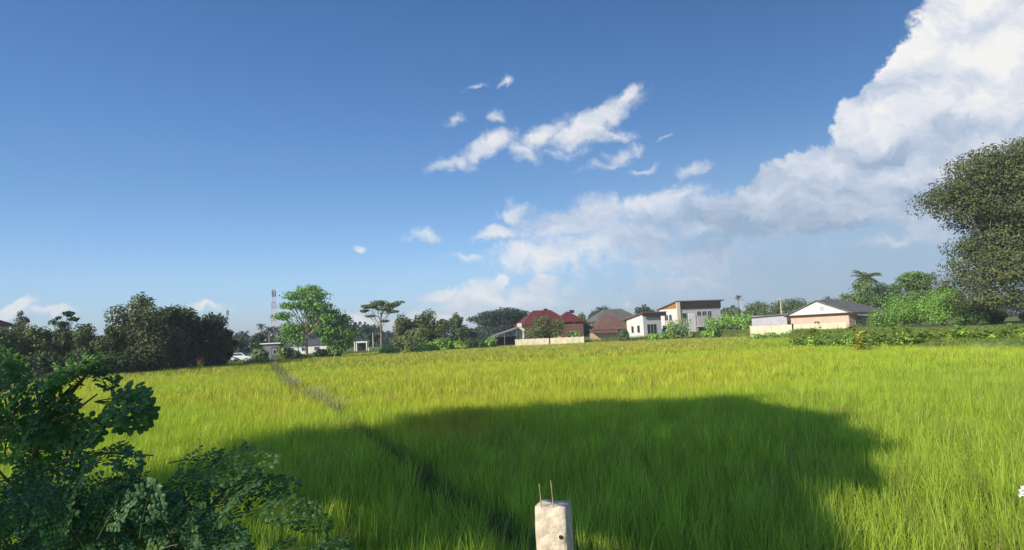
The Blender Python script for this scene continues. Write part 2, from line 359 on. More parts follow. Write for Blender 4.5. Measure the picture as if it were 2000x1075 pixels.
def blades(g, X, Y, hgt, width, segs, zb=0.05, lean=0.32, curl=0.5, col=None):
    n = len(X); az = rng.random(n)*2*np.pi; dx, dy = np.cos(az), np.sin(az)
    ln = lean*(0.3+rng.random(n)); cu = curl*rng.random(n)**1.5
    wz = az+np.pi/2+rng.normal(0, .5, n); wx, wy = np.cos(wz)*width/2, np.sin(wz)*width/2
    z0 = np.zeros(n)+zb; S = np.linspace(0, 1, segs+1); V = []; C = []
    for s in S:
        off = hgt*(ln*s+cu*s**3); z = z0+(hgt-z0)*s*(1-0.30*cu*s*s)
        w = (1.0 if s < .3 else max(0.08, 1-((s-.3)/.7)**1.6))
        px, py = X+dx*off, Y+dy*off
        V.append(np.stack([px-wx*w, py-wy*w, z], 1)); V.append(np.stack([px+wx*w, py+wy*w, z], 1))
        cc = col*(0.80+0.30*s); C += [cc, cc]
    V = np.stack(V, 1).reshape(-1, 3); C = np.stack(C, 1).reshape(-1, 3); k = 2*(segs+1)
    base = (np.arange(n)*k)[:, None, None]
    q = np.array([(2*i, 2*i+1, 2*i+3, 2*i+2) for i in range(segs)])[None]
    g.add(V, (base+q).reshape(-1, 4), C)
def hillfield(g, y0, y1, spacing, per, h, width, segs, bw, half=0.84, pad=2.0, lean=.32, curl=.5, zb=0.05, hv=.44):
    ny = int((y1-y0)/spacing); xs = []; ys = []
    for j in range(ny):
        y = y0+j*spacing; w = y*half+pad; m = int(2*w/spacing)
        xs.append(np.linspace(-w, w, m)); ys.append(np.full(m, y))
    X = np.concatenate(xs); Y = np.concatenate(ys); X = X+rng.normal(0, spacing*.25, len(X)); Y = Y+rng.normal(0, spacing*.25, len(Y))
    k = keepfield(X, Y, bw) & (vnoise(X*1.7, Y*1.7, 31) > 0.10); X, Y = X[k], Y[k]
    hh = h*(0.82+0.22*vnoise(X*.5, Y*.5, 32)+0.22*(vnoise(X*2.6, Y*2.6, 33)-.5)); hc = ricecolor(X, Y, len(X))
    X = np.repeat(X, per)+rng.normal(0, spacing*.15, len(X)*per); Y = np.repeat(Y, per)+rng.normal(0, spacing*.15, len(Y)*per)
    hh = np.repeat(hh, per)*(1.06-hv+hv*rng.random(len(X)))
    c = np.repeat(hc, per, 0)*(0.85+0.3*rng.random(len(X)))[:, None]
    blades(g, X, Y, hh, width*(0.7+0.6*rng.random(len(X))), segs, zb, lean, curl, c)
g = G()
hillfield(g, 6.3, 13, 0.205, 22, 0.92, 0.0088, 4, 0.18, lean=.20, curl=.42)
hillfield(g, 13, 28, 0.225, 21, 0.90, 0.0118, 3, 0.18, lean=.22, curl=.42, hv=.32)
hillfield(g, 28, 62, 0.38, 15, 0.92, 0.024, 2, 0.17, lean=.28, hv=.2)
hillfield(g, 62, 215, 0.85, 11, 0.92, 0.065, 1, 0.3, zb=.35, lean=.3, hv=.2)
rice = g.build('rice_field', RICE); tag(rice, 'dense green and yellow rice standing across the whole paddy', 'rice', kind='stuff')
# weeds and dry grass on the bund between the two paddies, roadside grass
def strip(n, y0, y1, w):
    Y = rng.random(n)*(y1-y0)+y0; X = np.interp(Y, BND[:, 1], BND[:, 0])+rng.normal(0, w, n); return X, Y
g = G()
X, Y = strip(9000, 5.7, 24, .16); n = len(X)
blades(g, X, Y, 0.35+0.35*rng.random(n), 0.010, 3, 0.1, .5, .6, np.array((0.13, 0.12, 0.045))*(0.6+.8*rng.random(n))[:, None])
X, Y = strip(2600, 24, 46, .11); k = vnoise(Y*.6, Y*0, 41) > .42; X, Y = X[k], Y[k]; n = len(X)
blades(g, X, Y, (0.72+0.50*rng.random(n))*(0.75+.45*vnoise(Y*.9, Y*0, 42)), 0.022, 3, 0.1, .35, .6, np.array((0.52, 0.50, 0.24))*(0.35+.9*rng.random(n))[:, None])
X, Y = strip(900, 46, 90, .15); n = len(X)
blades(g, X, Y, (0.75+0.5*rng.random(n)), 0.05, 2, 0.1, .3, .5, np.array((0.30, 0.31, 0.11))*(0.5+.8*rng.random(n))[:, None])
b = g.build('bund_weeds', RICE); tag(b, 'brown and grey weeds along the narrow bund crossing the paddy', 'weeds', kind='stuff')
g = G()
n = 26000; X = rng.random(n)*16-8; Y = 3.4+rng.random(n)**.6*3.7; k = vnoise(X*1.1, Y*1.6, 51) > .30; X, Y = X[k], Y[k]; n = len(X)
zg = gz(X, Y); cc = np.where(rng.random(n)[:, None] < .45, (0.34, 0.26, 0.09), (0.16, 0.22, 0.035))*(0.6+.6*rng.random(n))[:, None]
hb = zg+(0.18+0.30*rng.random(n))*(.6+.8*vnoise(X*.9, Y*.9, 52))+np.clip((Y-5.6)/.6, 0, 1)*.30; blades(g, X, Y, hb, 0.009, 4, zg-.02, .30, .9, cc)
b = g.build('verge_grass', RICE); tag(b, 'straw and green grass on the near bank below the post', 'grass', kind='stuff')
def bankgrass(n, sel, h, w, c1, c2, seed):
    global FAR_V
    pts = []; segs = FAR_V[sel[0]:sel[1]]
    L_ = np.linalg.norm(segs[1:]-segs[:-1], axis=1); pick = rng.choice(len(L_), n, p=L_/L_.sum()); t = rng.random(n)[:, None]
    P = segs[pick]*(1-t)+segs[pick+1]*t; dirv = P/np.linalg.norm(P, axis=1)[:, None]
    P = P+dirv*(rng.random(n)**1.3*sel[2])[:, None]
    X, Y = P[:, 0], P[:, 1]; z = gz(X, Y); z = np.maximum(z, 0.3)
    col = np.where(rng.random(n)[:, None] < .5, c1, c2)*(.6+.7*rng.random(n))[:, None]
    blades(g, X, Y, z+h*(0.4+.6*rng.random(n))*(.25+1.3*vnoise(X*.45, Y*.45, seed)**1.5), w, 2, z-.1, .45, .7, col)
g = G()
bankgrass(16000, (0, 15, 5), 0.85, 0.09, (0.38, 0.40, 0.09), (0.22, 0.30, 0.06), 61)
bankgrass(34000, (14, 21, 24), 0.55, 0.045, (0.34, 0.47, 0.07), (0.50, 0.53, 0.09), 62)
b = g.build('bank_grass', RICE); tag(b, 'rough green grass on the banks beyond the rice', 'grass', kind='stuff')
# ------------------------------------------------------------------ trees
GR_L = (0.040, 0.060, 0.022); GR_D = (0.022, 0.040, 0.020)
def leafquads(g, C, N_, size, col, stretch=1.0):
    n = len(C); r = rng.normal(size=(n, 3)); r /= np.linalg.norm(r, axis=1)[:, None]
    nn = N_+r*0.75; nn /= np.linalg.norm(nn, axis=1)[:, None]
    h = rng.normal(size=(n, 3)); u = np.cross(nn, h); u /= np.linalg.norm(u, axis=1)[:, None]; w = np.cross(nn, u)
    s = (size*(0.5+rng.random(n)))[:, None]/2
    u = u*s*stretch; w = w*s*0.8
    bend = nn*s*0.35
    V = np.stack([C-u, C-w*0.9+bend, C+u, C+w*0.9+bend], 1).reshape(-1, 3)
    g.add(V, np.arange(4*n).reshape(n, 4), np.repeat(col, 4, 0))
def crown(g, lobes, n, size, c1, c2, hole=0.0):
    """lobes: centre(3), radii(3); twigs' leaf clusters spread near the lobes' surfaces"""
    vol = np.array([(l[3]*l[4]*l[5])**.67 for l in lobes]); pick = rng.choice(len(lobes), n, p=vol/vol.sum())
    Lb = np.array(lobes)[pick]; d = rng.normal(size=(n, 3)); d /= np.linalg.norm(d, axis=1)[:, None]
    lump = vnoise(d[:, 0]*3.2+pick*7.3, d[:, 1]*3.2+d[:, 2]*2.7+pick*3.1, 71)
    rad = (rng.random(n)**.40)*(0.72+0.50*lump)
    C = Lb[:, :3]+d*Lb[:, 3:]*rad[:, None]
    k = vnoise(C[:, 0]*1.3/size*.25+C[:, 2]*.9/size*.25, C[:, 1]*1.3/size*.25+40, 72) > hole; C, d, pick = C[k], d[k], pick[k]; n = len(C)
    t = rng.random(n)*.6+.55*vnoise(C[:, 0]*.9+pick*5, C[:, 2]*.9+C[:, 1]*.5, 73)-.1
    t = np.clip(t, 0, 1)[:, None]
    col = (np.array(c1)*(1-t)+np.array(c2)*t)*(2.7*(.70+.6*rng.random(n)))[:, None]
    leafquads(g, C, d+np.array((0, 0, .25)), size, col)
def mk_tree(name, label, cat, px, dist, top, wpx, low=0.25, n=3500, size=0.42, c=(GR_D, GR_L), lobes=None, group=None, trunk=0.03, bark=None, nl=9, hole=0.15, squash=1.0, lean=0.0, base=None, seedr=None):
    rnd = random.Random(seedr if seedr is not None else int(px*7+dist))
    p = at(px, top, dist); x, y = p.x, dist; bz = gz1(x, y)-0.05 if base is None else base
    H = p.z-bz; Wm = wpx*dist/F/2
    t = thing(name, label, cat, (x, y, bz), 0, group)
    L3 = []
    if lobes is None:
        zc = H*(low+1)/2; hz = H*(1-low)/2
        L3.append((lean*.5, 0, zc, Wm*.62, Wm*.62, hz*.80))
        for i in range(nl):
            a = 2*math.pi*(i+rnd.random()*.8)/nl; e_ = rnd.uniform(-.75, .85); q = rnd.uniform(.30, .46)
            rr_ = math.sqrt(max(0, 1-e_*e_))
            L3.append((math.cos(a)*Wm*(1-q)*rr_+lean*e_, math.sin(a)*Wm*(1-q)*rr_, zc+e_*hz*(1-q*.6)*squash, Wm*q, Wm*q, min(hz, Wm)*q*1.05))
        L3.append((lean, 0, H-hz*.32, Wm*.34, Wm*.34, hz*.33))
    else:
        for (lx, lz, lr, lh) in lobes:      # fractions: sideways of half width, height of H, radius of half width, half height of H
            for s_ in (0, 1) if lr > .35 else (0,):
                L3.append((lx*Wm+rnd.uniform(-.1, .1)*Wm, rnd.uniform(-.35, .35)*Wm, lz*H, lr*Wm, lr*Wm*1.0, lh*H))
    g = G(); crown(g, L3, int(n*1.7), size*.78, c[0], c[1], hole); g.build('crown', LEAF, t)
    g = G(); r0 = max(.07, trunk*H); top_t = H*max(low+.15, .35)
    k = [(0, 0, -.2), (lean*.15+rnd.uniform(-.1, .1), rnd.uniform(-.1, .1), top_t*.5), (lean*.35+rnd.uniform(-.2, .2), rnd.uniform(-.1, .1), top_t)]
    g.tube(k, [r0*1.25, r0*.85, r0*.6], 8)
    for l in L3:
        s0 = Vector(k[2])*rnd.uniform(.6, 1.0); e_ = Vector(l[:3])+Vector((rnd.uniform(-.3, .3)*l[3], rnd.uniform(-.3, .3)*l[4], rnd.uniform(-.1, .4)*l[5]))
        m_ = (s0+e_)/2+Vector((rnd.uniform(-.1, .1)*Wm, rnd.uniform(-.1, .1)*Wm, -.03*H))
        g.tube([s0, m_, e_], [r0*.45, r0*.28, r0*.10], 5)
        for _ in range(2):
            f_ = e_+Vector((rnd.uniform(-.8, .8)*l[3], rnd.uniform(-.8, .8)*l[4], rnd.uniform(-.2, .9)*l[5]))
            g.tube([m_, (m_+f_)/2, f_], [r0*.2, r0*.13, r0*.05], 4)
    g.build('trunk', bark or BARK, t)
    return t
def mk_shrub(name, label, px, dist, top, wpx, n=1500, size=.3, c=((.05, .09, .02), (.14, .22, .04)), group=None, base=None, hz=1.0, cat='bush'):
    p = at(px, top, dist); x = p.x; bz = gz1(x, dist) if base is None else base
    H = p.z-bz; Wm = wpx*dist/F/2; rnd = random.Random(int(px*3+top))
    t = thing(name, label, cat, (x, dist, bz), 0, group); L3 = [(0, 0, H*.5, Wm*.7, Wm*.7, H*.5)]
    for i in range(9):
        a = 2*math.pi*i/9+rnd.random(); q = rnd.uniform(.25, .5)
        L3.append((math.cos(a)*Wm*(1-q), math.sin(a)*Wm*(1-q)*.8, H*rnd.uniform(.25, .78), Wm*q, Wm*q, H*rnd.uniform(.2, .32)))
    g = G(); crown(g, L3, n, size, c[0], c[1], .1); g.build('foliage', LEAF, t)
    g = G()
    for l in L3: g.tube([(rnd.uniform(-.2, .2), rnd.uniform(-.2, .2), -.1), (l[0]*.5, l[1]*.5, l[2]*.6), l[:3]], [.05, .04, .02], 5)
    g.build('stem', BARK, t); return t
def mk_palm(name, label, px, dist, top, frond_px, c=(.05, .075, .025), nf=18, group=None, leafn=12, cat='palm', trunk_r=.14, droop=1.0, base=None):
    p = at(px, top, dist); x = p.x; bz = gz1(x, dist)-.05 if base is None else base
    Lf = frond_px*dist/F; H = p.z-bz-Lf*.35; rnd = random.Random(int(px*5+top))
    t = thing(name, label, cat, (x, dist, bz), 0, group)
    g = G(); kx = rnd.uniform(-.3, .3); g.tube([(0, 0, -.1), (kx*.3, 0, H*.5), (kx, 0, H)], [trunk_r*1.4, trunk_r, trunk_r*.8], 8)
    g.build('trunk', PBARK, t)
    for i in range(nf):
        a = 2*math.pi*i*0.618*1.0+rnd.random()*.4; el0 = R(rnd.uniform(-15, 80)); g = G(); pts = []
        P0 = Vector((kx, 0, H)); d = Vector((math.cos(a), math.sin(a), 0)); q = P0.copy(); ang = el0
        for s in range(8):
            pts.append(q.copy()); q = q+(d*math.cos(ang)+Vector((0, 0, math.sin(ang))))*Lf/7; ang -= R(rnd.uniform(9, 17))*droop
        g.tube(pts, [Lf*.012*(1-s/9) for s in range(8)], 4, np.array(c)*1.3)
        side = Vector((-d.y, d.x, 0)); V = []; Fq = []; Cc = []
        for s in range(leafn):
            f_ = (s+.7)/leafn*7; i0 = min(6, int(f_)); b0 = pts[i0].lerp(pts[i0+1], f_-i0); tang = (pts[i0+1]-pts[i0]).normalized()
            ll = Lf*.34*math.sin(math.pi*min(1, .25+.72*s/leafn)); 
            for sg in (-1, 1):
                tip = b0+side*sg*ll*.8+tang*ll*.45-Vector((0, 0, ll*.42)); w_ = tang*Lf*.035; k = len(V)
                V += [b0-w_, b0+w_, tip]; Fq.append((k, k+1, k+2)); Cc += [np.array(c)*rnd.uniform(.7, 1.4)]*3
        g.tri(V, Fq, np.array(Cc)); g.build('frond', LEAF, t)
    return t
LT = 'trees of the dark wood at the left edge'
OL = (0.085, 0.085, 0.030)
mk_tree('broadleaf_tree', 'tallest dark bushy tree of the left wood, with a peaked top', 'tree', 272, 82, 572, 135, .12, 6500, .40, ((.022, .036, .016), (.085, .090, .036)), hole=.04,
        lobes=[(0, .88, .36, .12), (-.25, .72, .5, .16), (.35, .70, .5, .17), (-.5, .52, .48, .15), (.1, .5, .7, .2), (.5, .48, .45, .18), (-.35, .32, .55, .15), (.3, .3, .6, .16), (-.05, .15, .8, .13)], group=LT)
mk_tree('broadleaf_tree', 'dark round tree just right of the tallest tree in the left wood', 'tree', 345, 88, 595, 92, .10, 4500, .42, ((.019, .036, .017), (.060, .078, .030)), group=LT)
mk_tree('broadleaf_tree', 'dark dome-shaped tree at the right end of the left wood', 'tree', 408, 92, 611, 92, .06, 4500, .42, ((.017, .033, .017), (.054, .074, .030)), group=LT)
mk_tree('broadleaf_tree', 'dark tree in the dip between the two round trees of the left wood', 'tree', 379, 95, 608, 64, .06, 3000, .42, ((.018, .034, .016), (.055, .070, .028)), group=LT)
mk_tree('broadleaf_tree', 'dark tree joining the tallest left tree to the round one beside it', 'tree', 312, 90, 602, 64, .06, 3000, .42, ((.018, .034, .016), (.060, .072, .028)), group=LT)
mk_tree('broadleaf_tree', 'low blackish tree tucked beside the dome-shaped tree', 'tree', 440, 99, 640, 46, .05, 1800, .42, ((.010, .02, .014), (.025, .036, .02)), group=LT)
mk_tree('broadleaf_tree', 'thin tree with tufted open top above the left thicket', 'tree', 125, 84, 604, 48, .55, 1100, .40, ((.025, .04, .02), (.05, .07, .032)), hole=.32, trunk=.02,
        lobes=[(-.7, .80, .34, .035), (-.3, .86, .3, .03), (.15, .93, .42, .04), (.7, .84, .36, .035), (0, .76, .45, .05), (-.2, .64, .5, .06), (.35, .6, .5, .06), (0, .5, .6, .08)], group=LT)
mk_tree('broadleaf_tree', 'thin sparse tree in front of the small cloud, far left', 'tree', 40, 86, 606, 34, .5, 550, .34, ((.045, .05, .03), (.08, .08, .05)), hole=.35, trunk=.018, group=LT)
k = 0
for px, dist, top, w, c2, lab in ((8, 76, 640, 100, (.075, .09, .03), 'olive tree cut by the left edge of the picture'),
                             (62, 78, 634, 90, (.11, .12, .03), 'yellowish olive tree behind the foreground shrub'),
                             (118, 80, 640, 70, (.07, .07, .032), 'brownish tree below the tufted thin tree'),
                             (170, 80, 632, 84, (.06, .07, .03), 'olive tree left of the tallest tree in the left wood'),
                             (215, 79, 634, 60, (.05, .06, .026), 'small dark tree touching the tallest tree on its left')):
    mk_tree('broadleaf_tree', lab, 'tree', px, dist, top, w, .06, 2600, .36, ((.024, .038, .016), (c2[0]*1.15, c2[1]*1.25, c2[2]*1.1)), group=LT); k += 1
for px, dist, top, w, lab in ((18, 70, 690, 80, 'dark bush at the far left under the trees'), (90, 72, 682, 84, 'dark bush behind the top of the foreground shrub'),
                           (160, 74, 676, 80, 'dark bush between foreground shrub and left wood'), (232, 77, 682, 70, 'dark bush at the foot of the tallest left tree'),
                           (300, 82, 684, 70, 'dark bush at the field edge under the left wood'), (356, 88, 680, 66, 'blackish bush under the middle of the left wood'),
                           (420, 96, 676, 50, 'blackish bush at the right end of the left wood')):
    mk_shrub('bush', lab, px, dist, top, w, 1300, .32, ((.02, .034, .016), (.06, .085, .032)), 'bushes under the left wood')
# behind the far end of the bund
mk_tree('broadleaf_tree', 'small dark tree beyond the parked white cars', 'tree', 470, 150, 655, 44, .08, 1300, .6, ((.02, .035, .02), (.05, .07, .035)))
mk_tree('broadleaf_tree', 'dark tree left of the blue-grey shed', 'tree', 503, 146, 650, 34, .06, 1000, .6, ((.02, .035, .02), (.045, .06, .035)))
mk_palm('palm_tree', 'small palm silhouetted between the two masts', 480, 170, 648, 11, (.04, .055, .035), 14, 'palms between the masts')
mk_palm('palm_tree', 'palm with round head just left of the red mast', 512, 165, 634, 12, (.035, .05, .035), 16, 'palms between the masts')
mk_palm('palm_tree', 'palm directly in front of the foot of the red mast', 526, 160, 640, 12, (.035, .05, .035), 16, 'palms between the masts')
for px, dist, top, w, lab in ((506, 112, 680, 38, 'pale grey-green bush at the end of the bund'), (556, 112, 674, 34, 'green bush right of the blue-grey shed'),
                              (575, 116, 682, 26, 'low bush left of the tall airy tree trunk'), (625, 122, 682, 30, 'low bush in front of the long white building'),
                              (655, 124, 678, 34, 'bush under the smaller airy tree')):
    mk_shrub('bush', lab, px, dist, top, w, 800, .4, ((.05, .075, .035), (.12, .155, .065)), 'bushes beyond the end of the bund')
AIR = ((.045, .095, .022), (.12, .20, .045))
mk_tree('broadleaf_tree', 'tall airy bright green tree beside the red mast', 'tree', 597, 118, 556, 112, .28, 6500, .46, AIR, hole=.30, trunk=.018, bark=PBARK,
        lobes=[(0, .93, 0.48, 0.072), (-.25, .86, 0.46, 0.072), (.4, .84, 0.52, 0.087), (-.6, .73, 0.40, 0.051), (.05, .74, 0.57, 0.087), (.65, .70, 0.46, 0.072), (-.75, .60, 0.40, 0.058), (.3, .60, 0.57, 0.087),
               (-.5, .45, 0.46, 0.087), (.1, .46, 0.40, 0.072), (-.65, .33, 0.40, 0.087), (.8, .56, 0.40, 0.072), (.5, .42, 0.46, 0.087), (-.2, .3, 0.34, 0.087)])
mk_tree('broadleaf_tree', 'smaller airy green tree right of the tall airy tree', 'tree', 652, 120, 604, 74, .18, 3200, .46, AIR, hole=.25, trunk=.018, bark=PBARK,
        lobes=[(-.1, .9, 0.57, 0.116), (.5, .78, 0.52, 0.116), (-.5, .72, 0.52, 0.131), (.1, .62, 0.57, 0.145), (.75, .52, 0.46, 0.131), (-.4, .42, 0.57, 0.131), (.4, .35, 0.57, 0.145), (0, .22, 0.57, 0.116)])
mk_tree('umbrella_tree', 'flat-topped umbrella tree with bare pale branches', 'tree', 742, 140, 586, 84, .62, 2600, .46, ((.04, .06, .03), (.10, .12, .055)), hole=.28, trunk=.017, bark=PBARK,
        lobes=[(0, .95, .4, .045), (-.45, .89, .42, .04), (.45, .90, .42, .045), (-.82, .82, .28, .03), (.85, .94, .25, .025), (.1, .84, .4, .035), (-.5, .72, .3, .02), (.5, .78, .35, .03), (.2, .62, .25, .02)])
mk_tree('broadleaf_tree', 'bluish dark tree behind the left side of the umbrella tree', 'tree', 715, 190, 632, 52, .08, 1500, .7, ((.025, .045, .03), (.05, .075, .045)))
for a in ((785, 150, 612, 64, ((.03, .042, .02), (.085, .09, .038)), 'brownish tree touching the umbrella tree on its right'),
          (838, 146, 604, 82, ((.03, .05, .018), (.09, .115, .035)), 'broad olive green tree right of the umbrella tree'),
          (812, 141, 640, 70, ((.035, .055, .02), (.11, .13, .04)), 'low green tree in front of the broad olive tree'),
          (890, 158, 611, 40, ((.035, .055, .03), (.08, .10, .045)), 'slim grey-green tree left of the dark rain tree'),
          (905, 148, 640, 80, ((.022, .04, .018), (.065, .09, .03)), 'dark green tree below the slim grey-green tree'),
          (1135, 176, 611, 44, ((.035, .06, .02), (.10, .12, .04)), 'green tree between the red-roofed house and the grey roof'),
          (1425, 185, 600, 46, ((.04, .065, .03), (.085, .11, .045)), 'grey-green tree behind the right end of the white house'),
          (1478, 190, 588, 64, ((.035, .06, .025), (.085, .11, .04)), 'dark green tree left of the utility pole'),
          (1540, 180, 583, 96, ((.035, .055, .025), (.08, .10, .038)), 'wide low tree behind the pink house, left part'),
          (1615, 170, 580, 80, ((.03, .05, .022), (.07, .09, .035)), 'dark tree showing just over the pink house roof')):
    mk_tree('broadleaf_tree', a[5], 'tree', a[0], a[1], a[2], a[3], .06, 2200, .55, a[4], group='trees around the far houses')
mk_tree('rain_tree', 'broad dark dome-shaped rain tree left of the red roof', 'tree', 980, 215, 602, 130, .45, 5200, .75, ((.010, .024, .016), (.03, .05, .03)), hole=.1, bark=PBARK,
        lobes=[(-.75, .72, .3, .10), (-.35, .82, .4, .12), (.1, .86, .45, .14), (.5, .80, .4, .13), (.8, .66, .3, .12), (-.5, .62, .4, .12), (.1, .62, .5, .14), (.5, .5, .4, .12), (-.1, .4, .4, .12)])
mk_tree('rain_tree', 'dark rounded tree behind the grey-roofed house', 'tree', 1180, 230, 598, 70, .1, 1800, .8, ((.010, .024, .016), (.03, .05, .03)))
mk_tree('rain_tree', 'small dark tree crown above the white house lower wing', 'tree', 1258, 215, 594, 46, .15, 1200, .7, ((.010, .024, .018), (.025, .045, .03)))
mk_palm('palm_tree', 'lone thin palm behind the right end of the white house', 1440, 200, 577, 9, (.05, .06, .04), 12)
# near houses: bushes
mk_tree('broadleaf_tree', 'round brownish bushy tree hiding the front of the red-roofed house', 'tree', 1063, 158, 616, 92, .03, 3600, .45, ((.035, .045, .016), (.10, .10, .035)), hole=.05, nl=12)
BR = ((.06, .115, .02), (.15, .25, .045))
for a in ((1120, 157, 646, 30, BR, 'low bright bush right of the bushy tree by the cream wall'),
          (1218, 150, 640, 22, ((.03, .055, .02), (.07, .11, .03)), 'dark small bush at the left corner of the white house'),
          (1322, 150, 622, 64, ((.06, .10, .02), (.17, .22, .05)), 'bright yellowish green bush in front of the white house'),
          (1285, 148, 650, 50, BR, 'low green bush at the foot of the white house'),
          (1400, 148, 618, 60, BR, 'green climbing hedge right of the white house, lower end'),
          (1440, 150, 606, 84, BR, 'big smooth green hedge between white house and cream wall'),
          (1385, 146, 640, 40, BR, 'low green bush in front of the carport'),
          (860, 140, 660, 44, BR, 'bright leafy bush at the field edge under the broad olive tree'),
          (895, 142, 664, 36, ((.08, .14, .02), (.22, .27, .05)), 'yellow-green bush at the field edge left of the grey shed'),
          (955, 150, 658, 40, BR, 'bush at the left end of the grey lean-to'),
          (760, 132, 672, 50, BR, 'low bush right of the umbrella tree trunk'),
          (830, 138, 668, 34, BR, 'low bright bush in the row under the olive trees')):
    mk_shrub('bush', a[5], a[0], a[1], a[2], a[3], 1100, .38, a[4], 'bushes in front of the far houses')
for px, w_, lab in ((1474, 36, 'low weeds under the left end of the cream wall'), (1503, 40, 'low weeds under the middle of the cream wall by the pale outhouse'), (1534, 36, 'low weeds under the cream wall below the pink house corner')):
    mk_shrub('bush', lab, px, 112.5, 649, w_, 900, .24, BR, 'weedy bushes under the cream wall')
# right hand side
mk_tree('rain_tree', 'huge olive-brown spreading tree at the right edge', 'tree', 1972, 78, 262, 380, .10, 76000, .34, ((.018, .028, .013), (.084, .092, .036)), hole=.27, trunk=.016, bark=PBARK,
        lobes=[(.15, .955, .20, .03), (.05, .86, .42, .10), (-.38, .84, .36, .085), (-.66, .77, .32, .08), (-.82, .69, .26, .065), (-.52, .69, .42, .10), (-.1, .72, .5, .13), (.35, .78, .6, .14), (.8, .76, .6, .14),
               (-.62, .60, .34, .07), (-.25, .58, .42, .09), (.1, .56, .5, .12), (.6, .55, .6, .13), (-.30, .48, .34, .07), (-.2, .42, .40, .08), (-.42, .33, .36, .075), (.1, .38, .48, .11), (.6, .34, .6, .12),
               (-.38, .24, .42, .075), (-.10, .27, .36, .06), (-.45, .14, .38, .07), (-.26, .12, .30, .06), (.75, .22, .4, .09), (.9, .5, .6, .14)])
mk_palm('palm_tree', 'feathery green palm top poking out of the trees behind the pink house', 1690, 142, 534, 32, (.12, .17, .055), 30, None, droop=.9)
mk_tree('broadleaf_tree', 'grey-green tree right of the feathery palm top', 'tree', 1722, 146, 552, 84, .05, 3800, .50, ((.04, .07, .022), (.085, .12, .04)))
mk_tree('broadleaf_tree', 'grey-green tree wrapped round the feathery palm, over the pink house roof', 'tree', 1678, 138, 546, 84, .05, 3600, .50, ((.04, .07, .022), (.085, .12, .04)))
mk_tree('broadleaf_tree', 'dark feathery round-topped tree left of the huge tree', 'tree', 1786, 98, 529, 96, .05, 5600, .34, ((.032, .06, .020), (.085, .13, .04)), hole=.1,
        lobes=[(0, .93, .4, .06), (-.45, .86, .4, .07), (.45, .88, .4, .07), (-.75, .74, .32, .08), (.75, .76, .32, .09), (0, .75, .6, .14), (-.3, .5, .7, .18), (.4, .5, .7, .18), (0, .22, .8, .2)])
mk_tree('broadleaf_tree', 'green tree filling the gap beside the huge tree', 'tree', 1838, 96, 560, 80, .05, 3600, .34, ((.045, .08, .022), (.10, .15, .04)))
for a in ((1722, 88, 604, 60, ((.05, .10, .02), (.11, .165, .045)), 'low green bush right of the pink house wall'),
          (1762, 86, 576, 92, ((.055, .12, .02), (.115, .18, .045)), 'bright green bushy mound below the dark palm'),
          (1835, 82, 556, 92, ((.06, .13, .02), (.125, .195, .045)), 'brightest green mound left of the huge tree'),
          (1900, 80, 590, 80, ((.03, .055, .02), (.08, .12, .03)), 'dark bush at the foot of the huge tree'),
          (1938, 84, 606, 50, ((.02, .035, .015), (.06, .08, .03)), 'dark bush behind the huge trunk'),
          (2020, 80, 606, 56, ((.04, .06, .02), (.10, .13, .04)), 'bush cut by the right edge beside the huge trunk')):
    mk_shrub('bush', a[5], a[0], a[1], a[2], a[3], 5200, .19, a[4], 'bushes right of the pink house')
rnd = random.Random(5)
g_ = 'leafy clumps along the bank above the rice'
spots = [(1560, 66, 650, 46, 'leftmost leafy clump on the bank above the rice'), (1592, 62, 633, 44, 'dark leafy clump below the pink house gable'), (1628, 60, 642, 46, 'spiky leafy clump under the pink house wall'),
         (1668, 58, 628, 50, 'tall leafy clump below the right corner of the pink house'), (1712, 57, 645, 44, 'leafy clump with a yellow plant beside it'), (1756, 56, 634, 50, 'broad clump below the bright green mounds'),
         (1806, 55, 652, 52, 'low clump on the bank left of the huge tree'), (1862, 54, 638, 60, 'low clump on the bank below the huge tree'), (1920, 53, 650, 54, 'clump on the bank just left of the huge trunk'), (1978, 52, 636, 60, 'last clump on the bank at the right edge')]
def leafy(label, px, dist, top, wpx, c=((.14, .25, .04), (.36, .48, .09)), base=None):
    p = at(px, top, dist); bz = gz1(p.x, dist)-.1; H = max(.5, p.z-bz); Wm = wpx*dist/F/2
    t = thing('leafy_clump', label, 'bush', (p.x, dist, bz), 0, g_); g = G(); gs = G()
    for i in range(60):                      # big arching leaves on stalks
        a = rnd.random()*6.28; r = Wm*math.sqrt(rnd.random()); h = H*rnd.uniform(.25, 1.15)*(1-.55*(r/Wm)**2); q = Vector((math.cos(a)*r, math.sin(a)*r*.7, h))
        gs.tube([(q.x*.6, q.y*.6, 0), (q.x*.8, q.y*.8, h*.6), q], [.02, .016, .01], 4, np.array(c[0]))
        Ln = rnd.uniform(.3, .85); aa = rnd.random()*6.28; d = Vector((math.cos(aa), math.sin(aa), .25)); s_ = Vector((-d.y, d.x, 0))*Ln*.27; V = []
        for f_, w_, z_ in ((0, .3, 0), (.35, 1, .10), (.7, .75, .06), (1, .05, -.12)):
            m_ = q+d*Ln*f_+Vector((0, 0, z_*Ln)); V += [m_-s_*w_, m_+s_*w_]
        cc = np.array(c[0])+(np.array(c[1])-np.array(c[0]))*rnd.random()
        g.add(V, [(0, 1, 3, 2), (2, 3, 5, 4), (4, 5, 7, 6)], cc)
    L3 = [(rnd.uniform(-.7, .7)*Wm, rnd.uniform(-.5, .5)*Wm, H*rnd.uniform(.2, .5), Wm*.45, Wm*.4, H*.3) for _ in range(6)]
    crown(g, L3, 500, .18, np.array(c[0])*.55, np.array(c[1])*.55, .1)
    g.build('foliage', LEAF, t); gs.build('stem', LEAF, t)
for px, d, top, w, lab in spots: leafy(lab, px, d, top, w)
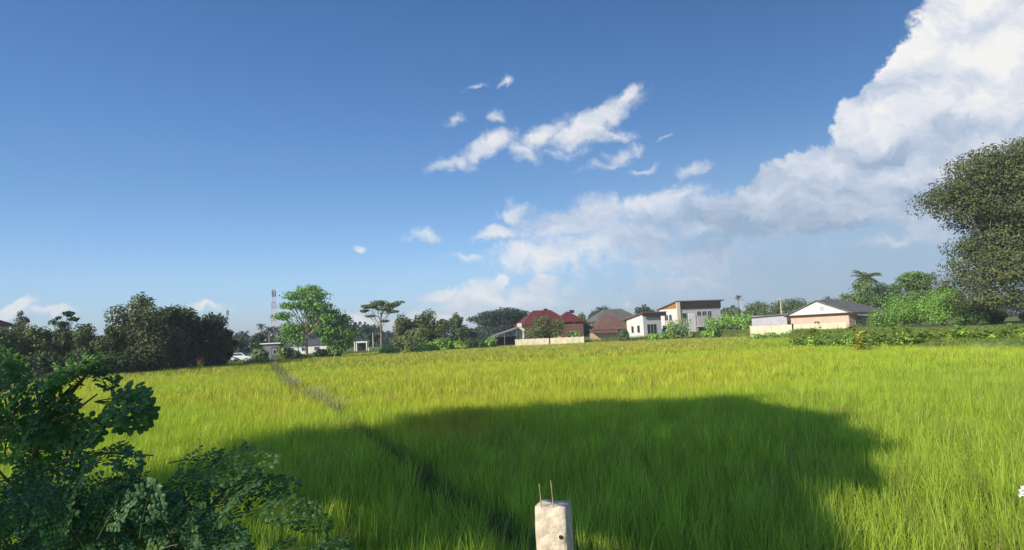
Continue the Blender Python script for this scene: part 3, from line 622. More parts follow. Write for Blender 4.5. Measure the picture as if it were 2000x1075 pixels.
leafy('small yellow-leaved plant on the bank among green clumps', 1676, 52, 655, 16, ((.45, .42, .07), (.62, .55, .09)))
# far-off tree line all round the horizon
g = G(); n = 26000; az = R(-47)+rng.random(n)*R(94); dd = 300+rng.random(n)*90
hh = 5.0+5.5*vnoise(az*38, az*0, 81)+3*vnoise(az*150, az*0, 82); C = np.stack([np.sin(az)*dd, np.cos(az)*dd, 0.5+hh*rng.random(n)**.8], 1)
leafquads(g, C, np.array((0, -.8, .4)), 1.7, np.array((.035, .052, .035))*(.6+.8*rng.random(n))[:, None])
b = g.build('distant_woods', LEAF); tag(b, 'far-off low tree line along the horizon', 'woods', kind='stuff')
# ------------------------------------------------------------------ buildings
def win(par, face, a0, a1, z0, z1, off=0.0, bars=1, fm=None):
    """a window on a wall: face 'f' (plane y=off, looking -y) or 'l' (plane x=off, looking -x) or 'r' (+x)"""
    def B(g, p0, p1, q0, q1, t0, t1):
        if face == 'f': g.box(p0, p1, off-t1, off-t0, q0, q1)
        elif face == 'l': g.box(off-t1, off-t0, p0, p1, q0, q1)
        else: g.box(off+t0, off+t1, p0, p1, q0, q1)
    g = G(); w = .09
    B(g, a0-w, a1+w, z1, z1+w, .003, .07); B(g, a0-w, a1+w, z0-w, z0, .003, .10); B(g, a0-w, a0, z0, z1, .003, .07); B(g, a1, a1+w, z0, z1, .003, .07)
    for i in range(bars):
        c = a0+(a1-a0)*(i+1)/(bars+1); B(g, c-.03, c+.03, z0, z1, .022, .06)
    f = g.build('window', fm or FRAME, par); g = G(); B(g, a0, a1, z0, z1, .003, .02); g.build('pane', GLASS, f)
def hip(par, x0, x1, y0, y1, z0, h, rl, m, name='roof', th=.14, axis='x'):
    cx, cy = (x0+x1)/2, (y0+y1)/2; g = G()
    if axis == 'x': a, b = (cx-rl/2, cy, z0+h), (cx+rl/2, cy, z0+h)
    else: a, b = (cx, cy-rl/2, z0+h), (cx, cy+rl/2, z0+h)
    V = [(x0, y0, z0), (x1, y0, z0), (x1, y1, z0), (x0, y1, z0), a, b]
    if axis == 'x': Fq = [(0, 1, 5, 4), (2, 3, 4, 5), (1, 2, 5, 5), (3, 0, 4, 4)]
    else: Fq = [(1, 2, 5, 4), (3, 0, 4, 5), (0, 1, 4, 4), (2, 3, 5, 5)]
    V2 = [(x, y, z-th) for x, y, z in V[:4]]
    g.add(V+V2, Fq+[(0, 6, 7, 1), (1, 7, 8, 2), (2, 8, 9, 3), (3, 9, 6, 0), (9, 8, 7, 6)]); return g.build(name, m, par)
# --- white two-storey house -------------------------------------------------
D = 165; c0 = at(1320, 588, D); bz = 0.75; RZ = R(21)
H = thing('white_house', 'white two-storey house with dark brown flat-edged roof and orange gable boards', 'house', (c0.x, D, bz), RZ)
TH = c0.z-bz
G().box(0, 13.2, 0, 7.9, 0, TH-1.9).build('wall', WHITE, H)
g = G(); g.box(.05, 13.15, -.012, 0, 0.0, TH-2.0); g.build('shaded_front_wall', LILAC_SHADE, H)  # thin sheet over the white wall, its shaded side painted in
G().hexa([(.1, .1, TH-1.9), (13.1, .1, TH-1.9), (13.1, 7.8, TH-1.9), (.1, 7.8, TH-1.9)], [(.1, .1, TH-.2), (13.1, .1, TH-.2), (13.1, 7.8, TH-1.75), (.1, 7.8, TH-1.75)]).build('gable_boards', ORANGE, H)
G().hexa([(-.25, -.45, TH-.25), (14.0, -.45, TH-.25), (14.0, 8.3, TH-1.95), (-.55, 8.3, TH-1.95)], [(-.25, -.45, TH), (14.6, -.45, TH), (14.6, 8.3, TH-1.72), (-.55, 8.3, TH-1.72)]).build('roof', GREYTILE, H)
G().box(.9, 13.2, -.30, -.02, TH-2.0, TH-.26).build('fascia', BROWN, H)
G().box(-.05, .9, -.35, -.02, 0.2, TH-.27).build('corner_pier', CREAM, H)
win(H, 'l', 2.2, 3.2, 5.0-.6, 6.1-.4, 0, 0); win(H, 'l', 3.8, 5.2, 5.0-.6, 6.1-.4, 0, 1)
win(H, 'l', 4.6, 6.4, 1.9, 3.1, 0, 1)
win(H, 'f', 1.6, 2.9, 4.3, 5.9, -.014, 0); win(H, 'f', 6.0, 7.2, 5.2, 6.2, -.014, 1); win(H, 'f', 7.6, 8.8, 5.2, 6.2, -.014, 1); win(H, 'f', 9.2, 10.3, 4.4, 6.2, -.014, 1)
G().box(3.4, 5.4, -.16, -.014, 1.2, 5.8).build('white_panel', WHITE, H)
g = G(); [g.box(6.0+i*.55, 6.45+i*.55, -.12, -.014, 2.6, 4.7) for i in range(5)]; g.build('shutter', FRAME, H)
G().box(6.1, 9.5, -.03, -.014, 0.1, 2.2).build('carport_shade', DARK, H)  # dark sheet on the wall, painted for the shade inside the carport
G().hexa([(5.4, -2.8, 2.4), (10, -2.8, 2.4), (10, -.02, 2.5), (5.4, -.02, 2.5)], [(5.4, -2.8, 2.5), (10, -2.8, 2.5), (10, -.02, 2.62), (5.4, -.02, 2.62)]).build('canopy', LILAC_SHADE, H)
# lower wing, standing in front
D2 = 158; c1 = at(1255, 611, D2)
Wg = thing('white_house_wing', 'low white front wing with brown sloping roof left of the white house', 'house', (c1.x, D2, bz), RZ, None)
T2 = c1.z-bz
G().hexa([(0, 0, 0), (5.0, 0, 0), (5.0, 7.6, 0), (0, 7.6, 0)], [(0, 0, T2-.3), (5.0, 0, T2-.3), (5.0, 7.6, T2-1.45), (0, 7.6, T2-1.45)]).build('wall', WHITE, Wg)
G().box(.03, 4.97, -.012, 0, 0, T2-.5).build('shaded_front_wall', LILAC_SHADE, Wg)  # the wing's white front, darkened by colour like the main house's shaded side
G().hexa([(-.6, -.9, T2-.14), (6.0, -.9, T2-.14), (6.0, 8.3, T2-1.54), (-.6, 8.3, T2-1.54)], [(-.6, -.9, T2+.12), (6.0, -.9, T2+.12), (6.0, 8.3, T2-1.28), (-.6, 8.3, T2-1.28)]).build('roof', TERRA, Wg)
G().box(-.5, 6.0, -.85, -.6, T2-.95, T2-.16).build('fascia', BROWN, Wg)
win(Wg, 'l', 1.6, 2.7, 1.7, 3.3, 0, 0); win(Wg, 'l', 4.4, 5.4, 1.7, 3.2, 0, 0); win(Wg, 'f', 1.0, 3.6, 1.1, 3.5, -.014, 2)
# --- red-roofed house --------------------------------------------------------
D = 172; c = at(1066, 606, D); RH = thing('red_roofed_house', 'house with steep dark red tiled roof behind the round bushy tree', 'house', (c.x, D, .8), R(12))
T = c.z-.8
G().box(-6.4, 7.0, -4, 4, 0, T-3.6).build('wall', CREAM, RH)
hip(RH, -7.6, 5.5, -5.2, 5.2, T-3.7, 3.7, 4.6, REDTILE)
hip(RH, 1.5, 8.4, -6.8, 1.5, T-3.3, 2.6, .6, REDTILE, 'front_roof')
G().box(-.5, .4, -.3, .3, T-.2, T+.35).build('ridge_cap', BROWN, RH); G().box(5.6, 6.7, -3, -2.3, T-1.1, T-.35).build('roof_vent', BROWN, RH)
G().box(2.4, 7.9, -6.2, -4.2, 0, T-3.7).build('porch_wall', TERRA, RH)
win(RH, 'f', 3.6, 5.4, 1.2, 2.6, -6.2, 1); win(RH, 'f', -4.8, -3.2, 1.2, 2.7, -4, 1)
# white gate pillar and grey lean-to beside it
q = at(1016, 632, 166); PL = thing('gate_pillar', 'tall white pillar left of the red-roofed house', 'pillar', (q.x, 166, .7))
hq = q.z-.7; G().box(-.55, .45, -.35, .35, 0, hq-.9).build('shaft', CREAM, PL); G().box(-.8, .35, -.5, .5, hq-.898, hq).build('cap', WHITE, PL)
q = at(985, 646, 164); LS = thing('lean_to', 'open lean-to with sloping grey sheet roof left of the white pillar', 'shed', (q.x, 164, .7)); hq = q.z-.7
G().hexa([(-3.6, -2.2, hq-1.6), (3.2, -2.2, hq+.35), (3.2, 2.2, hq+.35), (-3.6, 2.2, hq-1.6)], [(-3.6, -2.2, hq-1.5), (3.2, -2.2, hq+.45), (3.2, 2.2, hq+.85), (-3.6, 2.2, hq-1.1)]).build('roof', SHEET, LS)
for xx, hz_ in ((-3.0, -1.45), (0, -.6), (3.0, .28)):
    for yy in (-1.9, 1.9): G().box(xx-.07, xx+.07, yy-.07, yy+.07, 0, hq+hz_).build('leg', STEELG, LS)
G().box(-3, 3.0, 1.9, 2.0, 0, hq-1.5).build('dark_back', DARK, LS)  # near-black sheet standing in for the shade under the roof
# --- cream boundary walls ----------------------------------------------------
def bwall(label, pts, h, m=CREAM, n=6, zb=.5):
    a = Vector((*pts[0], zb)); t = thing('boundary_wall', label, 'wall', a)
    for i in range(len(pts)-1):
        p = Vector(pts[i]); q = Vector(pts[i+1]); d = (q-p).normalized(); s = Vector((-d.y, d.x))*.08; o_ = Vector(pts[0])
        def c4(z): return [(*(v-o_), z) for v in (p-s, q-s, q+s, p+s)]
        G().hexa(c4(0), c4(h)).build('wall_panel', m, t)
        for k in range(n+1):
            c = p.lerp(q, k/n)-o_; G().box(c.x-.13, c.x+.13, c.y-.13, c.y+.13, 0, h+.12).build('post', m, t)
def wpts(lst): return [(at(px, 600, d).x, d) for px, d in lst]
bwall('long low cream wall along the field below the red-roofed house', wpts(((1004, 155.5), (1070, 154.5), (1136, 153.5))), at(1070, 661, 154).z-.5)
bwall('cream wall in front of the pink house', wpts(((1463, 116), (1545, 112), (1650, 108))), at(1463, 638, 116).z-.8, zb=.8)
# --- grey roofed and terracotta roofed houses --------------------------------
D = 190; c = at(1192, 604, D); GH = thing('grey_roofed_house', 'house with pale grey-brown pitched roof behind the terracotta roof', 'house', (c.x, D, .8), R(14)); T = c.z-.8
G().box(-5.0, 5.8, -4, 4, 0, T-3.3).build('wall', WHITE, GH); hip(GH, -6.4, 7.4, -5.4, 5.0, T-3.3, 3.3, 5.4, GREYTILE)
win(GH, 'f', -4.4, -3.3, T-4.6, T-3.7, -4.0, 0); win(GH, 'f', -2.6, -1.5, T-4.5, T-3.6, -4.0, 0)
D = 174; c = at(1195, 618, D); TH_ = thing('terracotta_roofed_house', 'low house with faded terracotta roof left of the white wing', 'house', (c.x, D, .8), R(8)); T = c.z-.8
G().box(-4.6, 3.8, -3.5, 4, 0, T-3.2).build('wall', PINK, TH_); hip(TH_, -6.6, 4.8, -5.0, 5.0, T-3.3, 3.3, 2.4, TERRA)
G().hexa([(-7.4, -6.8, 1.9), (-.4, -6.8, 1.9), (-.4, -3.6, 2.9), (-7.4, -3.6, 2.9)], [(-7.4, -6.8, 2.0), (-.4, -6.8, 2.0), (-.4, -3.6, 3.0), (-7.4, -3.6, 3.0)]).build('porch_roof', TERRA, TH_)
G().box(-7.2, -.6, -3.9, -3.5, 0, 1.9).build('porch_wall', PINK, TH_); G().box(-.2, .9, -3.6, -3.51, 0, 2.1).build('door', WHITE, TH_)
win(TH_, 'f', 1.6, 3.0, 1.0, 2.1, -3.5, 1)
# --- pink house with white gable ---------------------------------------------
D = 118; RZ = R(-55); c = at(1600, 588, D); bzp = 1.3
cx = at(1596, 588, D); PH = thing('pink_house', 'pink single-storey house with bright white triangular gable and dark grey roof', 'house', (cx.x, D, bzp), RZ); T = c.z-bzp
w = 6.1; ev = T-2.35
G().box(-w+.7, w-.7, 0, 11, 0, ev).build('wall', PINK, PH)
g = G(); g.add([(-w+.3, -.25, ev+.02), (w-.3, -.25, ev+.02), (0, -.25, T-.12), (-w+.3, .1, ev+.02), (w-.3, .1, ev+.02), (0, .1, T-.12)], [(0, 1, 2, 2), (5, 4, 3, 3), (0, 3, 4, 1), (1, 4, 5, 2), (2, 5, 3, 0)]); g.build('gable', WHITE, PH)
g = G(); x_ = 0.35; g.box(.55, 1.25, -.30, -.252, ev+.6, ev+1.3); g.build('gable_vent', LILAC_SHADE, PH)
g = G(); t_ = .16
for s in (-1, 1):
    a = [(0, -.6, T-.05), (s*(w+.3), -.6, ev-.12), (s*(w+.3), 12.2, ev-.12), (0, 9.0, T-.05)]; b_ = [(x, y, z+t_) for x, y, z in a]
    if s < 0: a, b_ = a[::-1], b_[::-1]
    g.hexa(a, b_)
g.build('roof', DARKTILE, PH)
G().box(-w-.2, w+.2, -.55, -.26, ev-.22, ev-.0).build('fascia', BROWN, PH)
g = G(); g.add([(-w-.3, 12.2, ev-.1), (w+.3, 12.2, ev-.1), (0, 9.0, T)], [(0, 1, 2, 2)]); g.build('hip_end', DARKTILE, PH)
G().hexa([(w+.3, 1, ev-.45), (w+3.0, 1, ev-.85), (w+3.0, 11, ev-.85), (w+.3, 11, ev-.45)], [(w+.3, 1, ev-.35), (w+3.0, 1, ev-.75), (w+3.0, 11, ev-.75), (w+.3, 11, ev-.35)]).build('side_canopy', SHEET, PH)
for yy in (1.3, 6, 10.7): G().box(w+2.7, w+2.85, yy-.08, yy+.08, 0, ev-.8).build('canopy_post', STEELG, PH)
win(PH, 'r', 2, 4, 1.0, 2.2, w-.7, 1); win(PH, 'r', 6, 8, 1.0, 2.2, w-.7, 1)
# small outbuildings left of the pink house
D = 128; c = at(1500, 614, D); OB = thing('outhouse', 'low pale outhouse with pale flat roof behind the cream wall', 'shed', (c.x, D, .9), R(-20)); T = c.z-.9
G().box(-3, 3.2, -2, 2, 0, T-.25).build('wall', LILAC_SHADE, OB); G().hexa([(-3.5, -2.5, T-.5), (3.6, -2.5, T-.22), (3.6, 2.5, T-.22), (-3.5, 2.5, T-.5)], [(-3.5, -2.5, T-.38), (3.6, -2.5, T-.1), (3.6, 2.5, T-.1), (-3.5, 2.5, T-.38)]).build('roof', SHEET, OB)
win(OB, 'f', -2, -.6, .9, 1.8, -2, 1); G().box(.8, 1.7, -2.05, -2.003, 0, 1.9).build('door', DARK, OB)
# --- low buildings behind the end of the bund --------------------------------
D = 175; c = at(612, 663, D); LB = thing('long_white_building', 'long low white building with dark roof behind the airy trees', 'building', (c.x, D, .7), R(3)); T = c.z-.7
G().box(-6.5, 7.5, -3, 3, 0, T-1.2).build('wall', WHITE, LB); hip(LB, -7.3, 8.3, -3.8, 3.8, T-1.2, 1.3, 11, BLUEGREY)
for i in range(4): win(LB, 'f', -5.4+i*3.2, -4.2+i*3.2, .9, 1.7, -3, 1)
D = 168; c = at(706, 667, D); SS = thing('open_shelter', 'small white flat-roofed shelter left of the umbrella tree', 'shelter', (c.x, D, .6)); T = c.z-.6
G().box(-1.7, 1.7, -1.2, 1.2, T-.35, T).build('roof', WHITE, SS)
for xx in (-1.5, 1.5):
    for yy in (-1, 1): G().box(xx-.12, xx+.12, yy-.12, yy+.12, 0, T-.352).build('leg', WHITE, SS)
G().box(-1.2, 1.2, .7, .8, 0, T-.6).build('dark_back', DARK, SS)
D = 118; c = at(533, 669, D); BS = thing('blue_grey_shed', 'blue-grey sheet-metal shed with white roof edge at the end of the bund', 'shed', (c.x, D, .5)); T = c.z-.5
G().box(-1.3, 1.5, -1.2, 1.2, 0, T-.3).build('wall', BLUEGREY, BS); G().hexa([(-1.7, -1.6, T-.28), (1.9, -1.6, T-.28), (1.9, 1.5, T-.48), (-1.7, 1.5, T-.48)], [(-1.7, -1.6, T-.1), (1.9, -1.6, T-.1), (1.9, 1.5, T-.3), (-1.7, 1.5, T-.3)]).build('roof', STEELW, BS)
G().box(-.9, .2, -1.25, -1.203, 0, T-.7).build('door', STEELG, BS); win(BS, 'f', .5, 1.2, 1.2, 1.9, -1.2, 0)
c = at(-34, 618, 110); FR = thing('far_house', 'red roof corner of a house showing above trees at the far left', 'house', (c.x, 110, .8)); T = c.z-.8
G().box(-5, 2.2, -3, 3, 0, T-1.6).build('wall', WHITE, FR); hip(FR, -6, 3.2, -4, 4, T-1.6, 1.6, 4, REDTILE)
win(FR, 'f', -1.5, 0, T-3.6, T-2.4, -3, 1)
# --- masts --------------------------------------------------------------------
def mast(label, px, dist, top, wb, wt, mats, ants, group):
    c = at(px, top, dist); t = thing('radio_mast', label, 'mast', (c.x, dist, .5), R(20), group); Hh = c.z-.5
    sec = 10; Gs = {m: G() for m in mats}
    for i in range(sec):
        z0, z1 = Hh*i/sec*.93, Hh*(i+1)/sec*.93; r0 = wb+(wt-wb)*i/sec; r1 = wb+(wt-wb)*(i+1)/sec; m = mats[i % len(mats)]
        cs0 = [Vector((sx*r0/2, sy*r0/2, z0)) for sx, sy in ((-1, -1), (1, -1), (1, 1), (-1, 1))]; cs1 = [Vector((sx*r1/2, sy*r1/2, z1)) for sx, sy in ((-1, -1), (1, -1), (1, 1), (-1, 1))]
        for k in range(4):
            Gs[m].tube([cs0[k], cs1[k]], [.085, .085], 4); Gs[m].tube([cs0[k], cs0[(k+1) % 4]], [.045, .045], 4)
            nn_ = 2
            for j in range(nn_):
                a = cs0[k].lerp(cs1[k], j/nn_); b = cs0[(k+1) % 4].lerp(cs1[(k+1) % 4], (j+1)/nn_); Gs[m].tube([a, b], [.045, .045], 4)
                a = cs0[(k+1) % 4].lerp(cs1[(k+1) % 4], j/nn_); b = cs0[k].lerp(cs1[k], (j+1)/nn_); Gs[m].tube([a, b], [.045, .045], 4)
    for m in Gs: Gs[m].build('lattice', m, t)
    G().tube([(0, 0, Hh*.92), (0, 0, Hh)], [.05, .03], 5).build('lightning_rod', mats[0], t)
    for zf in ants:
        for k in range(3):
            a = k*2.094+.3; g = G(); x, y = math.cos(a)*wt*.8, math.sin(a)*wt*.8; g.box(x-.22, x+.22, y-.14, y+.14, Hh*zf-1.4, Hh*zf+1.4); g.build('antenna', STEELG, t)
            G().tube([(0, 0, Hh*zf), (x, y, Hh*zf)], [.05, .05], 4).build('bracket', STEELG, t)
mast('tall red and white lattice mast left of the airy tree', 534, 300, 556, 3.6, 1.0, (STEELW, STEELR), (.86,), 'telecom masts on the horizon')
mast('small distant grey mast above the wood\'s right end', 444, 420, 600, 1.6, .8, (STEELG, STEELW), (.88,), 'telecom masts on the horizon')
# --- utility poles and wires ----------------------------------------------------
def pole(label, px, dist, top, arm=True):
    c = at(px, top, dist); t = thing('utility_pole', label, 'pole', (c.x, dist, .6), R(25), 'concrete utility poles'); Hh = c.z-.6
    G().hexa([(-.14, -.12, 0), (.14, -.12, 0), (.14, .12, 0), (-.14, .12, 0)], [(-.08, -.07, Hh), (.08, -.07, Hh), (.08, .07, Hh), (-.08, .07, Hh)]).build('shaft', CONC, t)
    if arm:
        G().box(-.9, .9, -.16, -.07, Hh-.5, Hh-.4).build('crossarm', STEELG, t)
        for x in (-.8, 0, .8): G().tube([(x, -.11, Hh-.4), (x, -.11, Hh-.2)], [.05, .03], 6).build('insulator', WHITE, t)
    return Vector((c.x, dist, c.z-.3))
pa = pole('grey concrete pole left of the pink house', 1524, 136, 583); pb = pole('thin concrete pole behind the right end of the white house', 1447, 176, 582)
pole('thin pole beside the airy tree trunk', 574, 150, 648, False); pole('thin pole between shelter and umbrella tree', 728, 172, 650, False)
# --- parked vehicles ------------------------------------------------------------
def car(label, px, dist, rz, paint, z=.55, pickup=False, group='white cars parked beyond the field'):
    x = at(px, 690, dist).x; t = thing('parked_car', label, 'car', (x, dist, z), rz, group)
    prof = [(-2.15, .35), (-2.2, .75), (-2.05, .95), (-1.15, 1.02), (1.15, .98), (2.0, .82), (2.2, .62), (2.2, .35)]
    def prism(pr, w0, w1, m, name, par):
        g = G(); n = len(pr); V = [(a, -w0 if b < 1.0 else -w1, b) for a, b in pr]+[(a, w0 if b < 1.0 else w1, b) for a, b in pr]
        Fq = [(i, (i+1) % n, n+(i+1) % n, n+i) for i in range(n)]
        for k in range(1, n-1): Fq += [(0, k+1, k, k), (n, n+k, n+k+1, n+k+1)]
        g.add(V, Fq); return g.build(name, m, par)
    prism(prof, .86, .86, paint, 'body', t)
    cab = [(-1.75 if not pickup else -.3, 1.0), (-1.35 if not pickup else -.2, 1.46), (.45, 1.48), (1.15, 1.0)]
    g = G(); V = []
    for s in (-1, 1):
        for a, b in cab: V.append((a, s*(.82 if b < 1.1 else .64), b))
    g.add(V, [(0, 1, 5, 4), (1, 2, 6, 5), (2, 3, 7, 6), (0, 3, 2, 1), (4, 5, 6, 7)]); cabm = g.build('cabin', paint, t)
    for s in (-1, 1):
        g = G(); a0 = cab[0][0]+.2; g.add([(a0, s*.83, 1.04), (a0+.28, s*.69, 1.40), (.40, s*.69, 1.42), (.92, s*.83, 1.04)], [(0, 3, 2, 1)] if s < 0 else [(0, 1, 2, 3)]); g.build('side_window', GLASS, cabm)
        for xx in (-1.35, 1.4):
            g = G(); g.tube([(xx, s*.70, .32), (xx, s*.90, .32)], [.32, .32], 16); g.add([(xx+math.cos(a)*.32, s*.90, .32+math.sin(a)*.32) for a in np.linspace(0, 6.283, 17)[:-1]]+[(xx, s*.90, .32)], [(k, (k+1) % 16, 16, 16) for k in range(16)])
            wl = g.build('wheel', TYRE, t); G().tube([(xx, s*.905, .32), (xx, s*.915, .32)], [.19, .02], 12).build('rim', STEELW, wl)
        G().box(2.16, 2.215, s*.62-.16, s*.62+.16, .60, .74).build('headlight', WHITE, t); G().box(-2.22, -2.17, s*.62-.12, s*.62+.12, .68, .86).build('tail_light', STEELR, t)
    g = G(); g.add([(1.17, -.76, 1.02), (1.17, .76, 1.02), (.52, .62, 1.45), (.52, -.62, 1.45)], [(0, 1, 2, 3)]); g.build('windscreen', GLASS, cabm)
car('white car parked left of two, beside the dark bushes', 432, 108, R(8), CARW, .75)
car('white car parked right of the other white one', 470, 110, R(-5), CARW, .72)
car('dark red car parked under the end of the left wood', 392, 100, R(25), CARR, .75, group=None)
# --- the concrete post -----------------------------------------------------------
PY = 2.2; pt = at(1081, 984, PY); pr = thing('concrete_post', 'weathered pale concrete fence post with two bare rods on top', 'post', (pt.x-.001, PY, 1.15), R(-16.7)); Hp = pt.z-1.15
g = G(); W2, D2_ = .0535, .0535; nseg = 46; ring = []
corner = [(-1, -1), (1, -1), (1, 1), (-1, 1)]; V = []; per = 16
rp = random.Random(3)
for i in range(nseg+1):
    z = Hp*i/nseg
    for k in range(4):
        a = Vector(corner[k]); b = Vector(corner[(k+1) % 4])
        for j in range(per//4*2):
            f_ = j/(per//2); p = a.lerp(b, f_); m_ = max(abs(p.x), abs(p.y)); r = .91 if (f_ < .01) else (.965 if (f_ < .13 or f_ > .87) else 1.0)
            ns = (vnoise(np.array([p.x*2.5+k*3+5]), np.array([z*14.0]), 91)[0]-.5)*.028+(vnoise(np.array([p.x*7+k*3+9]), np.array([z*50.0]), 92)[0]-.5)*.022
            q = p*(r+ns); zz = z
            if i == nseg: zz += (vnoise(np.array([p.x*3+7.]), np.array([p.y*3+3.]), 93)[0]-.6)*.006; q = q*.98
            V.append((q.x*W2, q.y*D2_, zz))
rn = 4*(per//2)
Fq = [(i*rn+k, i*rn+(k+1) % rn, (i+1)*rn+(k+1) % rn, (i+1)*rn+k) for i in range(nseg) for k in range(rn)]
V.append((0, 0, Hp-.004)); Fq += [(nseg*rn+k, nseg*rn+(k+1) % rn, len(V)-1, len(V)-1) for k in range(rn)]
g.add(V, Fq); g.build('shaft', CONC, pr, smooth=True)
hx, hz_ = .033, Hp-.088                                        # drilled hole with chipped rim: a dark disc painted for the shade inside
g = G(); g.tube([(hx, -W2-.0022, hz_), (hx, -W2-.0024, hz_)], [.0058, .0001], 14); g.tube([(hx, -W2-.0005, hz_), (hx, -W2-.0022, hz_)], [.0068, .0058], 14); g.build('hole', DARK, pr)
for x, y, h, dx in ((-.028, -.038, (.070), -.006), (.010, -.036, .080, -.006)):
    G().tube([(x, y, Hp-.02), (x+dx*.5, y, Hp+h*.5), (x+dx, y+.002, Hp+h)], [.0016, .0016, .0015], 8).build('reinforcing_rod', RUST, pr)
# --- scrap of white plastic at the right edge -------------------------------------
q = at(2001, 958, 7.2); g = G(); U = 9; V = []
for i in range(U):
    for j in range(U):
        u_, v_ = i/(U-1)-.5, j/(U-1)-.5; V.append((u_*.10+rp.uniform(-.008, .008), rp.uniform(-.022, .022), v_*.10+rp.uniform(-.01, .01)-.12*u_*u_))
g.add(V, [(i*U+j, (i+1)*U+j, (i+1)*U+j+1, i*U+j+1) for i in range(U-1) for j in range(U-1)])
pb_ = g.build('plastic_scrap', BAG, None, True); pb_.location = (q.x, 7.2, q.z); tag(pb_, 'small crumpled white plastic scrap caught on rice at the right edge', 'litter')
# ------------------------------------------------------------------ foreground shrub
def frond(g, gs, base, tip_dir, L_, up, npin=5, lf=.016, c=((.018, .05, .02), (.05, .12, .03)), droop=.35, rn_=None, wid=.42):
    """one feathery leaf: a drooping rachis, pinnae in pairs, oval leaflets in pairs on each"""
    rn_ = rn_ or rp; d = Vector(tip_dir).normalized(); pts = [Vector(base)]; cur = d.copy(); ns = 8
    for i in range(ns):
        pts.append(pts[-1]+cur*L_/ns); cur = (cur+Vector((0, 0, -droop/ns*1.6))).normalized()
    gs.tube(pts, [.0020*(1-i/11) for i in range(ns+1)], 5, (0.10, 0.13, 0.04))
    def leaflet(p, ax, nrm, s):
        side = ax.cross(nrm).normalized(); nrm = side.cross(ax).normalized()
        a = p; b = p+ax*s*.45+side*s*.36-nrm*s*.04; c1_ = p+ax*s; d1 = p+ax*s*.45-side*s*.36-nrm*s*.04; m_ = p+ax*s*.5+nrm*s*.06
        e1 = p+ax*s*.82+side*s*.26-nrm*s*.05; e2_ = p+ax*s*.82-side*s*.26-nrm*s*.05
        t = rn_.random(); cc = np.array(c[0])*(1-t)+np.array(c[1])*t
        g.tri([a, b, e1, c1_, e2_, d1, m_], [(0, 1, 6), (1, 2, 6), (2, 3, 6), (3, 4, 6), (4, 5, 6), (5, 0, 6)], cc)
    for i in range(1, npin+1):
        f_ = i/(npin+.4)*ns*.98+.3; i0 = min(ns-1, int(f_)); b0 = pts[i0].lerp(pts[i0+1], f_-i0); tg = (pts[i0+1]-pts[i0]).normalized()
        side = tg.cross(Vector(up)).normalized(); nrm = side.cross(tg).normalized(); pl = L_*wid*math.sin(math.pi*(.28+.62*i/npin))
        for s in (-1, 1):
            pd = (side*s*.9+tg*.55+nrm*rn_.uniform(-.25, .1)).normalized(); ln = int(max(2, pl/(lf*.72)))
            gs.tube([b0, b0+pd*pl*.5+nrm*pl*.03, b0+pd*pl-nrm*pl*.08], [.0010, .0008, .0005], 4, (0.09, 0.13, 0.04))
            for j in range(1, ln+1):
                q_ = b0+pd*pl*(j/ln)-nrm*pl*.08*(j/ln)**2; ps = pd.cross(nrm).normalized()
                for s2 in (-1, 1):
                    ax = (ps*s2+pd*.45+nrm*rn_.uniform(-.5, .15)).normalized(); leaflet(q_, ax, (nrm+Vector((rn_.uniform(-.4, .4), rn_.uniform(-.4, .4), 0))).normalized(), lf*rn_.uniform(.75, 1.2))
            leaflet(b0+pd*pl, pd, nrm, lf*1.15)
    leaflet(pts[-1], cur, Vector(up), lf*1.2)
# stems: drawn from the ground up, the leaves leave them in sprays
SH = thing('feathery_shrub', 'dark green feathery-leaved shrub with brown stems in the left foreground', 'shrub', (-1.62, 2.15, 1.2))
o_ = Vector((-1.62, 2.15, 1.2))
def loc(px, py, Y): return at(px, py, Y)-o_
gst = G(); gl = G(); grc = G()
stems = [[(60, 1250, 2.15), (55, 1020, 2.1), (62, 930, 2.05), (75, 850, 2.02), (110, 800, 2.0), (150, 755, 1.98), (172, 728, 1.96)],
         [(60, 940, 2.05), (35, 880, 2.15), (15, 820, 2.2), (10, 770, 2.25)],
         [(75, 850, 2.02), (95, 830, 1.95), (150, 800, 1.9), (190, 770, 1.88)],
         [(58, 970, 2.08), (20, 945, 1.95), (-20, 900, 1.9)],
         [(60, 1100, 2.15), (140, 1040, 2.0), (230, 990, 1.95), (330, 950, 1.95), (420, 930, 2.0)],
         [(60, 1160, 2.15), (200, 1090, 1.9), (340, 1040, 1.85), (460, 1005, 1.9), (560, 985, 2.0)],
         [(62, 930, 2.05), (130, 900, 2.0), (210, 885, 2.0), (300, 890, 2.05)],
         [(60, 1200, 2.15), (240, 1130, 1.8), (420, 1090, 1.75), (600, 1070, 1.8)],
         [(75, 850, 2.02), (80, 800, 2.05), (70, 760, 2.1), (95, 725, 2.1)]]
for si, s in enumerate(stems):
    pts = [loc(*p) for p in s]; r0 = .013 if si == 0 else (.004 if si in (4, 5, 7) else .007)
    gst.tube(pts, [r0*(1-.7*i/(len(pts)-1)) for i in range(len(pts))], 7)
gst.build('stem', STEM, SH)
rs = random.Random(12)
DG = ((.065, .140, .040), (.16, .28, .075)); BG = ((.050, .125, .055), (.12, .23, .09)); LG = ((.10, .22, .04), (.22, .40, .08))
